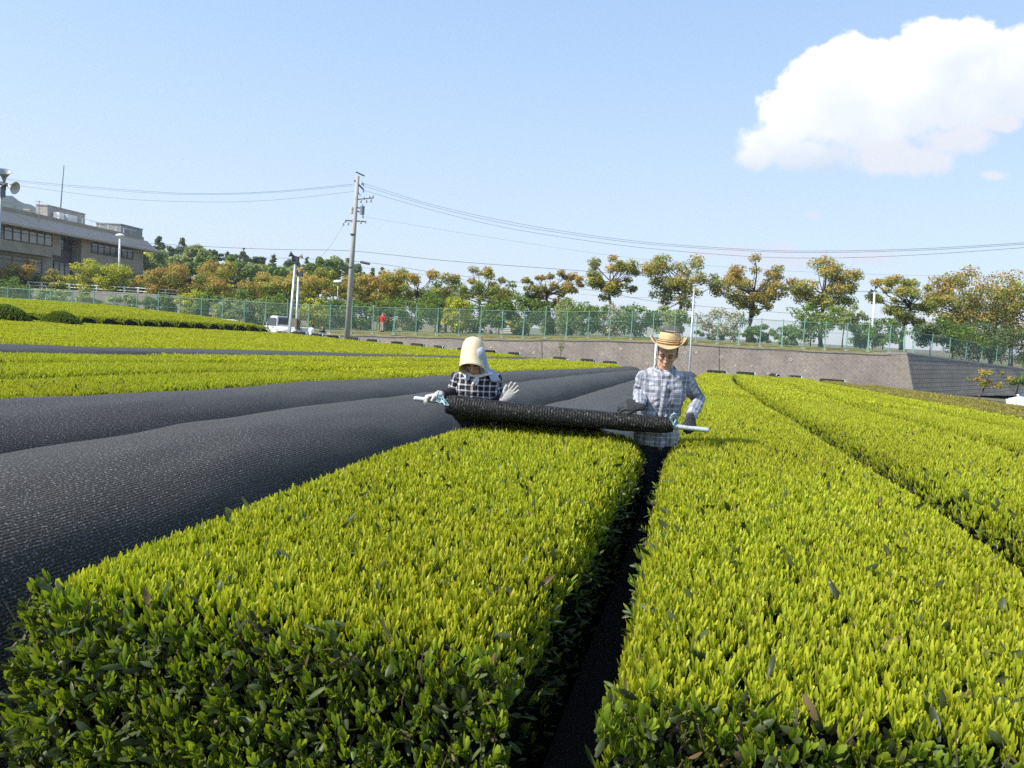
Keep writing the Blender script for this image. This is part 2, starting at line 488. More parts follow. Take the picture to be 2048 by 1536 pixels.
tea_row(X1, 1.77, 44.0, 'clipped tea row half covered by black net, between the woman and the man', 101, leaf_to=6.45, front=True, side_r=True, widen=True, round_l=True)
lab = ['bright tea row right of the dark soil furrow where the man stands', 'second bright tea row right of the man, beyond the leafy furrow line',
       'third bright tea row right of the man', 'fourth bright tea row right of the man, next to the tan dry row',
       'tan dry tea row beside the green rows, a long rolled net on its end']
for k, (x, ye) in enumerate(R_RIGHT):
    tea_row(x, 1.69 if k == 0 else 1.5, ye, lab[k], 110 + k, front=(k == 0), side_l=(k < 3), side_r=(k < 3), dry=.92 if k == 4 else .02)
tea_row(9.16, 3.0, 46.0, 'outermost tan dry tea row at the far right side of the field', 118, side_l=False, side_r=False, dry=.95)
lab = ['first green tea row behind the black netted rows, left of the woman', 'second of three green tea rows between the two black netted strips',
       'third green tea row, just in front of the thin black netted strip']
for k, (x, ye) in enumerate(R_C):
    tea_row(x, 2.0, ye, lab[k], 130 + k, side_l=False, side_r=(k == 0))
E_words = ['first', 'second', 'third', 'fourth', 'fifth', 'sixth', 'seventh', 'eighth', 'ninth', 'tenth', 'eleventh and last']
for k, (x, ye) in enumerate(R_E):
    tea_row(x, 6.0, ye, E_words[k] + ' green tea row counted back from the thin black netted strip', 150 + k, side_l=False, side_r=(k == 0))
# the cross field further up: short rows whose dark ends face the viewer
XF = -32.6
Ys = np.arange(22, 62, .05)
fx, _, _ = proj(np.stack([np.full(len(Ys), XF), Ys, ground_z(np.full(len(Ys), XF), Ys) + .4], 1))
F_PX = [8, 62, 120, 182, 226, 265, 303, 338, 372, 405, 433, 460, 487, 511, 533]
for k, px in enumerate(F_PX):
    yk = float(Ys[np.argmin(np.abs(fx - px))])
    tea_row(yk, XF - 24.0, XF, 'dark rounded tea row end in the upper left field, %s from the left' % ['first', 'second', 'third', 'fourth', 'fifth', 'sixth', 'seventh', 'eighth', 'ninth', 'tenth', 'eleventh', 'twelfth', 'thirteenth', 'fourteenth', 'last'][k],
            200 + k, axis='X', group='dark tea row ends in the upper left field', h=.86, NPW=3.6)
# ------------------------------------------------------------------ black shade nets
def net_mat(name, axis_scale=(1, 1, 1), fleck=.5, base=(.016, .017, .021), per=.011, fs=1.0, gap=.4):
    """knitted black plastic net: rows of shiny tape stitches, their glints painted in as pale flecks"""
    m, nt, out = new_mat(name)
    a = N(nt, 'Attribute', attribute_name='cloth')
    mp = N(nt, 'Mapping'); mp.inputs['Scale'].default_value = axis_scale; L(nt, a.outputs['Vector'], mp.inputs['Vector'])
    vec = mp.outputs[0]
    sp = N(nt, 'SeparateXYZ'); L(nt, vec, sp.inputs[0])
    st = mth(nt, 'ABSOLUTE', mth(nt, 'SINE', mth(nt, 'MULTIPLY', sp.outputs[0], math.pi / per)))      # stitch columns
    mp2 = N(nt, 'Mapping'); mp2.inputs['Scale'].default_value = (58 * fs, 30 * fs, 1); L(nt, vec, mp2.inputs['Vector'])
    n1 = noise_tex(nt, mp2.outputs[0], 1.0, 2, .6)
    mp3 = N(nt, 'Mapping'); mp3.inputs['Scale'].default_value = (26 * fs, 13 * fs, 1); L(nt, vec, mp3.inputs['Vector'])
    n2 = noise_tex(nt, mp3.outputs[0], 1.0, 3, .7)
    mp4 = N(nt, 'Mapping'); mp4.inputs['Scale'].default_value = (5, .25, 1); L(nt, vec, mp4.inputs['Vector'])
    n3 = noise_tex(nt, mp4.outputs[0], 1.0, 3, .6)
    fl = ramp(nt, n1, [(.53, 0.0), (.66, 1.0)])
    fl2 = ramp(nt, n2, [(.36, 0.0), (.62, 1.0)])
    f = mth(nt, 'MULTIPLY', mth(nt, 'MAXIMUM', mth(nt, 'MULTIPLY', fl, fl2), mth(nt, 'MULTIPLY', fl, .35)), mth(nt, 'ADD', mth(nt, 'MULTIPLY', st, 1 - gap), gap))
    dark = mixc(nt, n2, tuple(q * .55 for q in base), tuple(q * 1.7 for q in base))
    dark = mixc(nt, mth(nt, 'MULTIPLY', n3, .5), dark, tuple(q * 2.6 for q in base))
    col = mixc(nt, mth(nt, 'MULTIPLY', f, fleck), dark, (.50, .49, .47))  # stitch highlights put into the base colour by noise
    p = N(nt, 'BsdfPrincipled'); p.inputs['Roughness'].default_value = .5; p.inputs['Specular IOR Level'].default_value = .10
    L(nt, col, p.inputs['Base Color'])
    h = mth(nt, 'ADD', mth(nt, 'MULTIPLY', st, .5), n1)
    L(nt, bump(nt, h, .9, .3 * per), p.inputs['Normal']); L(nt, p.outputs[0], out.inputs[0])
    return m

M_NET = net_mat('black knitted net', fleck=.78, base=(.031, .0265, .021), per=.014, fs=2.6)
M_ROLLNET = net_mat('rolled knitted net', fleck=.42, base=(.011, .0105, .010), per=.021, gap=.0, fs=1.5)

def set_cloth(me, uv):
    a = me.attributes.new('cloth', 'FLOAT_VECTOR', 'POINT')
    w = np.zeros((len(me.vertices), 3), np.float32); w[:, :2] = uv; a.data.foreach_set('vector', w.ravel())

def cover_net(xc, y0, y1, label, seed, hw=.84, hwr=.70, n=3.4, top=.985, low=.0, lfold=0.0):
    """net pulled over a row and hanging down both sides"""
    r = np.random.default_rng(seed)
    ys = [y0]
    while ys[-1] < y1 - .05:
        d = max(2.0, ys[-1]); ys.append(min(y1, ys[-1] + np.clip(d * .012, .05, .5)))
    ys = np.array(ys); nt_ = 61; tt = np.linspace(0.0, math.pi, nt_)
    cx = np.sign(np.cos(tt)) * np.abs(np.cos(tt)) ** (2 / n); cz = np.abs(np.sin(tt)) ** (2 / n)
    V = []; UV = []
    for y in ys:
        x = np.where(cx > 0, hwr, hw) * cx; z = low + (top - low) * cz
        s_ = np.concatenate([[0], np.cumsum(np.hypot(np.diff(x), np.diff(z)))])
        drop = np.clip((y - (y1 - .9)) / .9, 0, 1) ** 2.5 * .55
        X = xc + x + bend(y); Z = ground_z(X, np.full(nt_, y)) + z * (1 - drop)
        q = np.stack([X, np.full(nt_, y), Z], 1)
        sd = 1 - cz
        for i in range(nt_):
            a = mnoise.noise(Vector((q[i, 0] * 2.1 + seed, y * .55, q[i, 2] * 2))) * .022 + mnoise.noise(Vector((q[i, 0] * 5, y * 1.7 + seed, q[i, 2] * 5))) * .014
            w = mnoise.noise(Vector((seed, y * .35, 0))) * .05
            q[i, 2] += a * (.5 + .5 * (1 - sd[i])); q[i, 0] += (a * 1.6 + w * np.sign(cx[i])) * sd[i]
            sag = math.exp(-((cx[i] - .35 * mnoise.noise(Vector((seed * 3, y * .2, 1)))) / .5) ** 2)
            q[i, 2] += .03 * sag
        V.append(q); UV.append(np.stack([s_, np.full(nt_, y)], 1))
    m = len(ys); Q = np.array([(i * nt_ + j, i * nt_ + j + 1, (i + 1) * nt_ + j + 1, (i + 1) * nt_ + j) for i in range(m - 1) for j in range(nt_ - 1)])
    o = quads_mesh('shade_net', np.concatenate(V), Q[:, ::-1], M_NET, None, None, True)
    set_cloth(o.data, np.concatenate(UV))
    tag(o, label, 'shade net', 'black shade nets pulled over tea rows')
    return o

def y_end(x): return float(np.interp(x, [-13, -6, -1, .6], [53.5, 52.5, 46.0, 44.5]))
cover_net(XA, -1.2, y_end(XA), 'black net over the row directly left of the woman, nearest the viewer', 3)
cover_net(XB, 1.0, y_end(XB), 'black net over the row left of the nearest netted row, beside the green rows', 5, hwr=.80)
cover_net(XD, 8.0, y_end(XD), 'thin black netted strip lying between the green rows on the left', 8, n=6, hwr=.8)
cover_net(X1, 6.35, y_end(X1), 'black net already laid on the row behind the carried roll, left of the man', 12, hw=.80, hwr=.77, low=.25)

M_CYAN = pmat('pale blue cord', (.42, .62, .66), .6, var=.15)
M_PIPE = pmat('galvanised pipe', (.62, .66, .66), .35, .35, var=.12, vscale=30)

def spiral_roll(me_r, length, seg=28, rings=40, seed=0, taper=None):
    """wound net: layers showing on both ends, slightly uneven along its length"""
    b = MB(); V = []; UV = []
    xs = np.linspace(-length / 2, length / 2, rings); a = np.linspace(0, 2 * math.pi, seg, endpoint=False)
    for i, x in enumerate(xs):
        e = 1 - .18 * max(0, abs(x) / (length / 2) - .93) / .07
        rr = me_r * e * (1 if taper is None else np.interp(i / (rings - 1), [0, 1], taper))
        for t in a:
            q = rr * (1 + .035 * mnoise.noise(Vector((x * 6 + seed, math.cos(t) * 1.4, math.sin(t) * 1.4))) + .05 * mnoise.noise(Vector((x * 2 + seed, math.cos(t) * .7, math.sin(t) * .7 + 9))))
            V.append((x, q * math.cos(t), q * math.sin(t))); UV.append((x, t * rr))
    Q = [(i * seg + j, i * seg + (j + 1) % seg, (i + 1) * seg + (j + 1) % seg, (i + 1) * seg + j) for i in range(rings - 1) for j in range(seg)]
    V = np.array(V); UV = np.array(UV)
    # ends: three stepped rings winding inwards
    for s_, base in ((-1, 0), (1, (rings - 1) * seg)):
        prev = [base + j for j in range(seg)]
        for k, (f, dx) in enumerate(((.82, -.01), (.8, .012), (.55, -.006), (.52, .012), (.2, -.004))):
            ring = V[base:base + seg] * np.array([1, f, f]) + np.array([-s_ * (.01 - dx), 0, 0]); st = len(V)
            V = np.concatenate([V, ring]); UV = np.concatenate([UV, np.stack([np.full(seg, f), a * .1], 1)])
            cur = [st + j for j in range(seg)]
            for j in range(seg):
                q = (prev[j], prev[(j + 1) % seg], cur[(j + 1) % seg], cur[j]); Q.append(q if s_ > 0 else q[::-1])
            prev = cur
    return V, np.array([q[::-1] for q in Q]), UV

def row_roll(xc, ye, label, seed, length=1.0, r=.17, tilt=0.0, ang=0.0, group='rolled nets lying on the row ends', tail=False):
    r0 = np.random.default_rng(seed)
    X = xc + bend(ye); z = float(ground_z(X, ye)) + HT + r * .80
    root = thing('rolled_net', label, 'net roll', (X, ye - .1, z), ang, group)
    root.rotation_euler = (0, tilt, ang)
    V, Q, UV = spiral_roll(r, length, 18, 14, seed)
    o = quads_mesh('roll', V, Q, M_ROLLNET, None, None, True); o.parent = root; set_cloth(o.data, UV)
    b = MB(); e = length / 2
    b.tube([(e - .05, 0, 0), (e + .16, .0, .005)], .022, 8)
    b.build('pipe_end', M_PIPE, root, world=False)
    c = MB()
    for k in range(3):
        t0 = r0.uniform(0, 6); c.tube([(e + .005 + .02 * k, r * .9 * math.cos(t0 + q), r * .9 * math.sin(t0 + q)) for q in np.linspace(0, 4.4, 12)], .014, 5)
    c.tube([(e + .04, 0, 0), (e + .06, -r * .5, -r * .6), (e + .02, -r * .9, -r * 1.0)], .014, 5)
    c.build('cord', M_CYAN, root, world=False)
    if tail:
        t = MB(); V2 = []
        for i, x in enumerate(np.linspace(e * .4, e + .55, 8)):
            k = i / 7
            for y in np.linspace(-r * .9, r * .9, 5) * (1 - .5 * k): V2.append((x, y + .03 * k, -r * (.62 + .25 * k) + .04 * math.sin(3 * k + y * 9)))
        t.add(V2, [(i * 5 + j, i * 5 + j + 1, (i + 1) * 5 + j + 1, (i + 1) * 5 + j) for i in range(7) for j in range(4)])
        t.build('loose_end', M_ROLLNET, root, world=False, smooth=True)
    return root

rl = ['rolled net with blue cord on the far end of the row behind the man', 'rolled net with blue cord on the second row end right of the man', 'rolled net seen end on, third row end right of the man',
      'rolled net on the fourth row end right of the man', 'long rolled net on the tan row end, rightmost of all']
for k, (x, ye) in enumerate(R_RIGHT):
    row_roll(x, ye, rl[k], 300 + k, [1.0, 1.0, .5, .75, 1.35][k], [.14, .14, .17, .15, .13][k], ang=[.0, .05, -.9, -.25, .0][k])
rl = ['rolled net at the end of the green row next to the black nets', 'rolled net at the end of the middle row of the three green rows', 'rolled net at the end of the green row by the thin black strip']
for k, (x, ye) in enumerate(R_C):
    row_roll(x, ye, rl[k], 310 + k, .95, .16, ang=[.0, -.1, -.2][k])
o_ = ['first', 'second', 'third', 'fourth', 'fifth', 'sixth', 'seventh', 'eighth', 'ninth', 'tenth', 'eleventh']
for k, (x, ye) in enumerate(R_E):
    where = {8: ' left of the utility pole', 7: ' right of the utility pole', 10: ' behind the white truck', 9: ' before the person in white', 2: ' right of the woman'}.get(k, '')
    row_roll(x, ye, 'rolled net on the back line, %s from the right%s' % (o_[k], where), 320 + k, [.8, .8, .9, .8, .95, .85, .8, .95, .85, .8, 1.0][k], .165, ang=[.2, .5, .1, -.3, .1, .4, .3, .2, .6, .4, .3][k], group='rolled nets along the back line of row ends', tail=k > 5)

# ------------------------------------------------------------------ the roll being carried across the row
pl = at(893, 809, 6.04); pr = at(1346, 851, 5.86)
ax = pr - pl; ln = float(np.linalg.norm(ax)); mid = (pl + pr) / 2
yaw_r = math.atan2(ax[1], ax[0]); pit_r = -math.asin(ax[2] / ln)
carried = thing('carried_net_roll', 'long partly unrolled black net on a metal pipe, carried by the woman and the man', 'net roll', mid)
carried.rotation_euler = (0, pit_r, yaw_r)
V, Q, UV = spiral_roll(.072, ln, 40, 110, 77, taper=(1.14, .86))
V[:, 2] -= .010 * (1 - (2 * V[:, 0] / ln) ** 2)
o = quads_mesh('roll', V, Q, M_ROLLNET, None, None, True); o.parent = carried; set_cloth(o.data, UV)
M_c = np.array(parent_matrix(carried).inverted())
def loc_c(p): return M_c[:3, :3] @ np.asarray(p) + M_c[:3, 3]
PIPE_L = at(831, 797, 6.06); PIPE_R = at(1414, 860, 5.84)
b = MB(); b.tube([loc_c(PIPE_L), loc_c(PIPE_R)], .019, 12, round_cap=True); b.build('pipe', M_PIPE, carried, world=False, smooth=True)
c = MB()
def cord(pts, r=.006): c.tube([loc_c(at(x, y, d)) for x, y, d in pts], r, 6, round_cap=True)
cord([(877, 782, 6.0), (874, 792, 5.99), (872, 802, 5.99), (880, 806, 6.0), (892, 802, 6.0)], .007)
for q in range(3):
    x = 878 + q * 4; cord([(x, 795 + q * .5, 6.06), (x + 1, 797, 6.00), (x + 1, 804, 6.00), (x, 806, 6.07)], .007)
cord([(883, 800, 6.0), (890, 809, 5.97), (897, 811, 5.95), (887, 797, 5.98), (886, 793, 5.98)], .006)
c.build('cord', M_CYAN, carried, world=False, smooth=True); c = MB()
cord([(1346, 846, 5.78), (1342, 832, 5.77), (1348, 826, 5.77), (1354, 829, 5.78), (1350, 842, 5.78), (1346, 850, 5.78), (1340, 838, 5.78), (1344, 829, 5.77)], .0045)
cord([(1352, 830, 5.78), (1356, 837, 5.79), (1349, 848, 5.8), (1346, 856, 5.82), (1355, 852, 5.83)], .0045)
c.build('cord', M_CYAN, carried, world=False, smooth=True)
# the sheet running from the roll back onto the row behind
b = MB(); V2 = []; nn = 30; UV2 = []
for i, t in enumerate(np.linspace(0, 1, nn)):
    p = pl + ax * (.02 + .96 * t); q = np.array([X1 - .80 + 1.55 * t, 6.5, float(ground_z(0, 6.5)) + .985])
    for j, s_ in enumerate(np.linspace(0, 1, 7)):
        w = p * (1 - s_) + q * s_; w = w + np.array([0, .03, -.06 * (1 - s_) - .06 * max(.25, 1 - 1.5 * t) * math.sin(math.pi * s_) + .012 * mnoise.noise(Vector((t * 9, s_ * 3, 2)))])
        V2.append(loc_c(w)); UV2.append((t * 1.55, s_ * .6))
o = quads_mesh('loose_sheet', np.array(V2), np.array([(i * 7 + j, i * 7 + j + 1, (i + 1) * 7 + j + 1, (i + 1) * 7 + j) for i in range(nn - 1) for j in range(6)]), M_NET); o.parent = carried; set_cloth(o.data, np.array(UV2))
# ------------------------------------------------------------------ setting
def hor(px): return 648 + .055 * (px - 1024)
def PT(px, d, zrel):
    r = ray(px, hor(px)); k = d / r.dot(FWD); p = r * k
    return np.array([p[0], p[1], H + zrel])

def soil_mat():
    m, nt, out = new_mat('soil and dry grass')
    p = N(nt, 'BsdfPrincipled', i_Roughness=.95); L(nt, p.outputs[0], out.inputs[0])
    v = coords(nt, 'Object'); f = noise_tex(nt, v, 1.3, 6); g = noise_tex(nt, v, 18, 5, .7)
    c = mixc(nt, f, (.012, .008, .005), (.024, .017, .010)); c = mixc(nt, ramp(nt, g, [(.4, 0.0), (.7, 1.0)]), c, (.036, .026, .015))
    sp = N(nt, 'SeparateXYZ'); L(nt, v, sp.inputs[0])
    far = mth(nt, 'MULTIPLY', mth(nt, 'SUBTRACT', sp.outputs[1], 46), .2, clamp=True)
    c = mixc(nt, far, c, mixc(nt, g, (.10, .10, .035), (.20, .16, .07)))
    L(nt, c, p.inputs['Base Color']); L(nt, bump(nt, g, .8, .03), p.inputs['Normal']); return m
M_SOIL = soil_mat()
xs = np.concatenate([[-1150, -700, -350, -200, -130], np.arange(-90, 60.1, 1.5), [80, 130, 200, 350, 700, 1150]])
ys = np.concatenate([[-400, -100, -40, -15], np.arange(-6, 76, 1.2), [85, 100, 130, 200, 400, 800, 1400]])
GX, GY = np.meshgrid(xs, ys); GZ = ground_z(GX, np.minimum(GY, 75))
GZ += np.array([[mnoise.noise(Vector((x * .8, y * .8, 0))) * .02 for x, y in zip(a, b_)] for a, b_ in zip(GX, GY)])
GZ = np.where((np.abs(GX) > 100) | (GY > 78), np.minimum(GZ, -3.4), GZ)
nx = len(xs); V = np.stack([GX.ravel(), GY.ravel(), GZ.ravel()], 1)
Q = np.array([(i * nx + j, i * nx + j + 1, (i + 1) * nx + j + 1, (i + 1) * nx + j) for i in range(len(ys) - 1) for j in range(nx - 1)])
tag(quads_mesh('ground', V, Q, M_SOIL), kind='structure')

# ---- raised terrace behind the field, carried by the block wall
FP = [-600, 0, 590, 700, 850, 1050, 1200, 1320, 1590, 1815]
FZ = [-1.6, -1.6, -1.62, -1.55, -1.35, -1.13, -.77, -.62, -.70, -.60]
def fz(px): return float(np.interp(px, FP, FZ))
def terrace_z(px, d):
    b_ = fz(px); k = ss((760 - px) / 260.0)
    up = np.interp(d, [68, 71, 79, 86, 87.5, 96, 120, 160, 220, 330, 460], [-.28, 0, .2, .5, 2.6, 2.8, 3.2, 5.5, 10, 13, 6])
    dn = np.interp(d, [68, 71, 79, 100, 200, 460], [-.28, 0, .1, -.3, -2.0, -4.5])
    return b_ + up * k + dn * (1 - k)
pxs = np.concatenate([np.arange(-620, 1790, 40), [1815]]); ds = [67.9, 69.2, 71, 75, 79, 83, 86, 87.5, 92, 96, 108, 120, 140, 160, 190, 220, 270, 330, 400, 460]
M_GRASS = pmat('dry spring grass bank', (.17, .15, .035), .95, var=.5, vscale=1.5, bstr=.8, bscale=9)
V = np.array([PT(px, d, terrace_z(px, d) + .12 * mnoise.noise(Vector((px * .03, d * .2, 0)))) for d in ds for px in pxs]); nx = len(pxs)
tag(quads_mesh('embankment', V, np.array([(i * nx + j, i * nx + j + 1, (i + 1) * nx + j + 1, (i + 1) * nx + j) for i in range(len(ds) - 1) for j in range(nx - 1)]), M_GRASS), kind='structure')
# right of the corner the bank falls away behind the side wall
CORNER_T = PT(1815, 68, -.63); CORNER_B = PT(1838, 66.6, -4.25)
SIDE_T = PT(2075, 87, -1.95); SIDE_B = PT(2090, 84.5, -4.6); SIDE_T2 = PT(2300, 104, -3.1); SIDE_B2 = PT(2320, 101, -4.9)
V = []; cols = [(CORNER_T, 68), (SIDE_T, 87), (SIDE_T2, 104), (PT(2700, 128, -4), 128)]
for k in np.linspace(0, 1, 12):
    for p, d in cols:
        base = PT(1815, 460, -4.5) if p is CORNER_T else p + FWD * 350 + RIGHT * 160 + UP * -2.5
        q = p * (1 - k ** 1.6) + base * k ** 1.6; V.append(q)
tag(MB().add(V, [(i * 4 + j, i * 4 + j + 1, i * 4 + 5 + j, i * 4 + 4 + j) for i in range(11) for j in range(3)]).build('bank', M_GRASS), kind='structure')

def wall_mat(name, diag=True, tint=(1, 1, 1)):
    """concrete block facing; laid on the diagonal on the front wall"""
    m, nt, out = new_mat(name)
    a = N(nt, 'Attribute', attribute_name='cloth')
    mp = N(nt, 'Mapping'); mp.inputs['Rotation'].default_value = (0, 0, rad(45) if diag else 0); L(nt, a.outputs['Vector'], mp.inputs['Vector'])
    br = N(nt, 'TexBrick', offset=.5 if diag else 0.0, squash=1.0)
    br.inputs['Scale'].default_value = 1.0; br.inputs['Brick Width'].default_value = .56 if diag else .42; br.inputs['Row Height'].default_value = .36 if diag else .42
    br.inputs['Mortar Size'].default_value = .028 if diag else .035; br.inputs['Mortar Smooth'].default_value = .2; br.inputs['Bias'].default_value = -.1
    br.inputs['Color1'].default_value = (.255 * tint[0], .212 * tint[1], .168 * tint[2], 1); br.inputs['Color2'].default_value = (.33 * tint[0], .275 * tint[1], .222 * tint[2], 1)
    br.inputs['Mortar'].default_value = (.39, .345, .285, 1) if diag else (.11, .10, .088, 1)
    L(nt, mp.outputs[0], br.inputs['Vector'])
    n1 = noise_tex(nt, a.outputs['Vector'], .35, 5, .6); n2 = noise_tex(nt, a.outputs['Vector'], 7, 4, .7)
    c = mixc(nt, ramp(nt, n1, [(.35, 0.0), (.7, 1.0)]), br.outputs['Color'], mixc(nt, .55, br.outputs['Color'], (.13, .115, .095)))
    c = mixc(nt, mth(nt, 'MULTIPLY', ramp(nt, n2, [(.45, 0.0), (.7, 1.0)]), .5), c, (.16, .14, .12))
    p = N(nt, 'BsdfPrincipled', i_Roughness=.93); L(nt, c, p.inputs['Base Color'])
    h = mth(nt, 'SUBTRACT', n2, mth(nt, 'MULTIPLY', br.outputs['Fac'], .8)); L(nt, bump(nt, h, .7, .05), p.inputs['Normal'])
    L(nt, p.outputs[0], out.inputs[0]); return m
M_WALL = wall_mat('diagonal concrete blocks'); M_WALL2 = wall_mat('square concrete blocks', False, (1.05, 1.08, 1.08))
M_CONC = pmat('plain concrete', (.36, .33, .29), .9, var=.2, vscale=3, bstr=.4, bscale=25)

def ruled_wall(tops, bots, name, mat_, label, copw=.35, group=None):
    """battered wall between a top line and a foot line, with a flat coping"""
    root = thing(name, label, 'wall', bots[0], 0, group); nr = 9
    V = []; UV = []; s_ = 0
    for i, (t, b_) in enumerate(zip(tops, bots)):
        if i: s_ += np.linalg.norm(tops[i] - tops[i - 1])
        hgt = np.linalg.norm(t - b_)
        for k in np.linspace(0, 1, nr): V.append(b_ * (1 - k) + t * k); UV.append((s_, t[2] - hgt * (1 - k)))
    Q = np.array([(i * nr + j, (i + 1) * nr + j, (i + 1) * nr + j + 1, i * nr + j + 1) for i in range(len(tops) - 1) for j in range(nr - 1)])
    o = quads_mesh('block_facing', np.array(V), Q, mat_, None, root, False); set_cloth(o.data, np.array(UV))
    b = MB(); V = []
    for i, t in enumerate(tops):
        d = tops[min(i + 1, len(tops) - 1)] - tops[max(i - 1, 0)]; nrm = np.array([-d[1], d[0], 0]); nrm /= np.linalg.norm(nrm)
        f = t - nrm * .06; g = t + nrm * copw
        V += [f + UP * -.10, f + UP * .05, g + UP * .05, g + UP * -.6]
    b.add(V, [(i * 4 + j, i * 4 + 4 + j, i * 4 + 5 + j, i * 4 + 1 + j) for i in range(len(tops) - 1) for j in range(3)])
    b.build('coping', M_CONC, root)
    return root
wp = list(np.arange(-300, 1800, 60)) + [1815]
tops = [PT(p, 68 - .3 * 0, fz(p) - .27) for p in wp[:-1]] + [CORNER_T]
bots = [PT(p + 6, 66.7, -4.25) for p in wp[:-1]] + [CORNER_B]
w_ = ruled_wall(tops, bots, 'retaining_wall', M_WALL, 'long sunlit retaining wall of diagonal concrete blocks behind the tea field')
r_ = np.random.default_rng(5)
mk = MB(); jt = MB()
for k in range(40):     # pale drain collars scattered over the facing
    px = 560 + 27 * k + r_.uniform(-9, 9); q = r_.uniform(.2, .8)
    t_ = PT(px, 68, fz(px) - .27); b_ = PT(px + 6, 66.7, -4.25); c_ = t_ * q + b_ * (1 - q); up_ = (t_ - b_) / np.linalg.norm(t_ - b_)
    s_ = .12 * r_.uniform(.6, 1.2); e1 = RIGHT * s_; e2 = up_ * s_; o_n = -FWD * .02
    for a1, a2 in (((-1, 0), (0, -1)), ((0, -1), (1, 0)), ((1, 0), (0, 1)), ((0, 1), (-1, 0))):
        p1 = c_ + e1 * a1[0] + e2 * a1[1] + o_n; p2 = c_ + e1 * a2[0] + e2 * a2[1] + o_n
        mk.tube([p1, p2], .028, 4)
mk.build('drain_collars', pmat('pale lime stained concrete', (.55, .50, .43), .9, var=.3), w_)
for px in (1440, 1792, 1085):
    t_ = PT(px, 68, fz(px) - .27); b_ = PT(px + 6, 66.7, -4.25); jt.tube([t_ - FWD * .01, b_ - FWD * .01], .03, 4)
jt.build('joint', pmat('dark joint', (.07, .06, .05), .9), w_)
sw = ruled_wall([CORNER_T + (SIDE_T - CORNER_T) * k for k in np.linspace(0, 1, 8)] + [SIDE_T2], [CORNER_B + (SIDE_B - CORNER_B) * k for k in np.linspace(0, 1, 8)] + [SIDE_B2], 'retaining_wall', M_WALL2,
           'shaded side wall of square blocks turning away right of the corner')
up_t = [PT(p, 86.6, float(np.interp(p, [60, 250, 480, 620, 700], [1.0, 1.1, 1.0, .7, .0]))) for p in range(60, 701, 40)]
ruled_wall(up_t, [PT(p, 85.6, -1.9) for p in range(60, 701, 40)], 'retaining_wall', wall_mat('grey upper wall blocks', True, (1.0, 1.05, 1.1)), 'grey upper retaining wall under the white guard rail on the left')

# ---- green sports fence on top of the wall
M_GREEN = pmat('green painted steel', (.17, .34, .27), .55, var=.2, vscale=5)
def netting():
    m, nt, out = new_mat('fine green netting')
    d = N(nt, 'BsdfDiffuse'); t = N(nt, 'BsdfTransparent'); mx = N(nt, 'MixShader')
    v = coords(nt, 'Object'); f = noise_tex(nt, v, .25, 3)
    L(nt, ramp(nt, f, [(.3, .12), (.7, .22)]), mx.inputs[0]); d.inputs[0].default_value = (.22, .34, .31, 1)
    L(nt, t.outputs[0], mx.inputs[1]); L(nt, d.outputs[0], mx.inputs[2]); L(nt, mx.outputs[0], out.inputs[0]); return m
M_NETTING = netting()
def green_fence(pts, hgt, label, brace=2, up_h=.45):
    root = thing('mesh_fence', label, 'fence', pts[0]); n = len(pts)
    b = MB()
    for i in range(n - 1):
        ms = [pts[i] * (1 - k) + pts[i + 1] * k + FWD * (.03 * math.sin(math.pi * k)) for k in (0, .5, 1)]
        for a1, a2 in ((0, 1), (1, 2)): b.quad(ms[a1] + UP * .1, ms[a2] + UP * .1, ms[a2] + UP * hgt, ms[a1] + UP * hgt)
    b.build('net_panel', M_NETTING, root)
    for nm, z in (('top_rail', hgt), ('middle_rail', hgt * .62), ('bottom_rail', .12)):
        MB().tube([p + UP * z for p in pts], .026 if nm != 'middle_rail' else .012, 6).build(nm, M_GREEN, root)
    for i, p in enumerate(pts):
        q = MB(); ex = up_h if (i * 7) % 3 == 0 else .12
        q.tube([p - UP * .2, p + UP * (hgt + ex)], .043, 7)
        if i % brace == 0: q.tube([p - FWD * .5 + RIGHT * -.12 - UP * .25, p + UP * hgt * .62 - FWD * .03], .033, 6)
        po = q.build('post', M_GREEN, root)
        MB().box(p - FWD * .04 + UP * -.22, (.3, .3, .42)).build('footing', M_CONC, po)
    return root
fp = list(np.arange(-70, 1800, 43.0)) + [1808]
green_fence([PT(p, 70, fz(p)) for p in fp], 2.32, 'long green netted fence with braced posts along the top of the wall')
green_fence([CORNER_T + FWD * 1.4 + RIGHT * .9 + (SIDE_T - CORNER_T) * k for k in np.linspace(0.02, 1, 9)] + [SIDE_T2 + FWD * 1.4], 1.9, 'dim green fence in tree shade descending along the side wall on the right', 9, .1)

# ---- white guard rails
M_WHITE = pmat('white paint', (.78, .78, .76), .5, var=.06, vscale=6)
def guard(pts, label, hgt=.8, rails=(.35, .72)):
    root = thing('guard_rail', label, 'guard rail', pts[0])
    for p in pts: MB().box(p + UP * hgt / 2, (.14, .14, hgt)).build('post', M_WHITE, root)
    for z in rails: MB().tube([p + UP * z - FWD * .09 for p in pts], (.05), 6).build('rail', M_WHITE, root)
guard([PT(p, 90, terrace_z(p, 90)) for p in np.arange(56, 376, 27.5)], 'white guard rail under the trees in front of the large building')
guard([PT(p, 82, terrace_z(p, 82) - .1) for p in np.arange(930, 1075, 32)], 'short white guard rail seen through the fence left of the centre orange tree', .75, (.3, .5, .68))

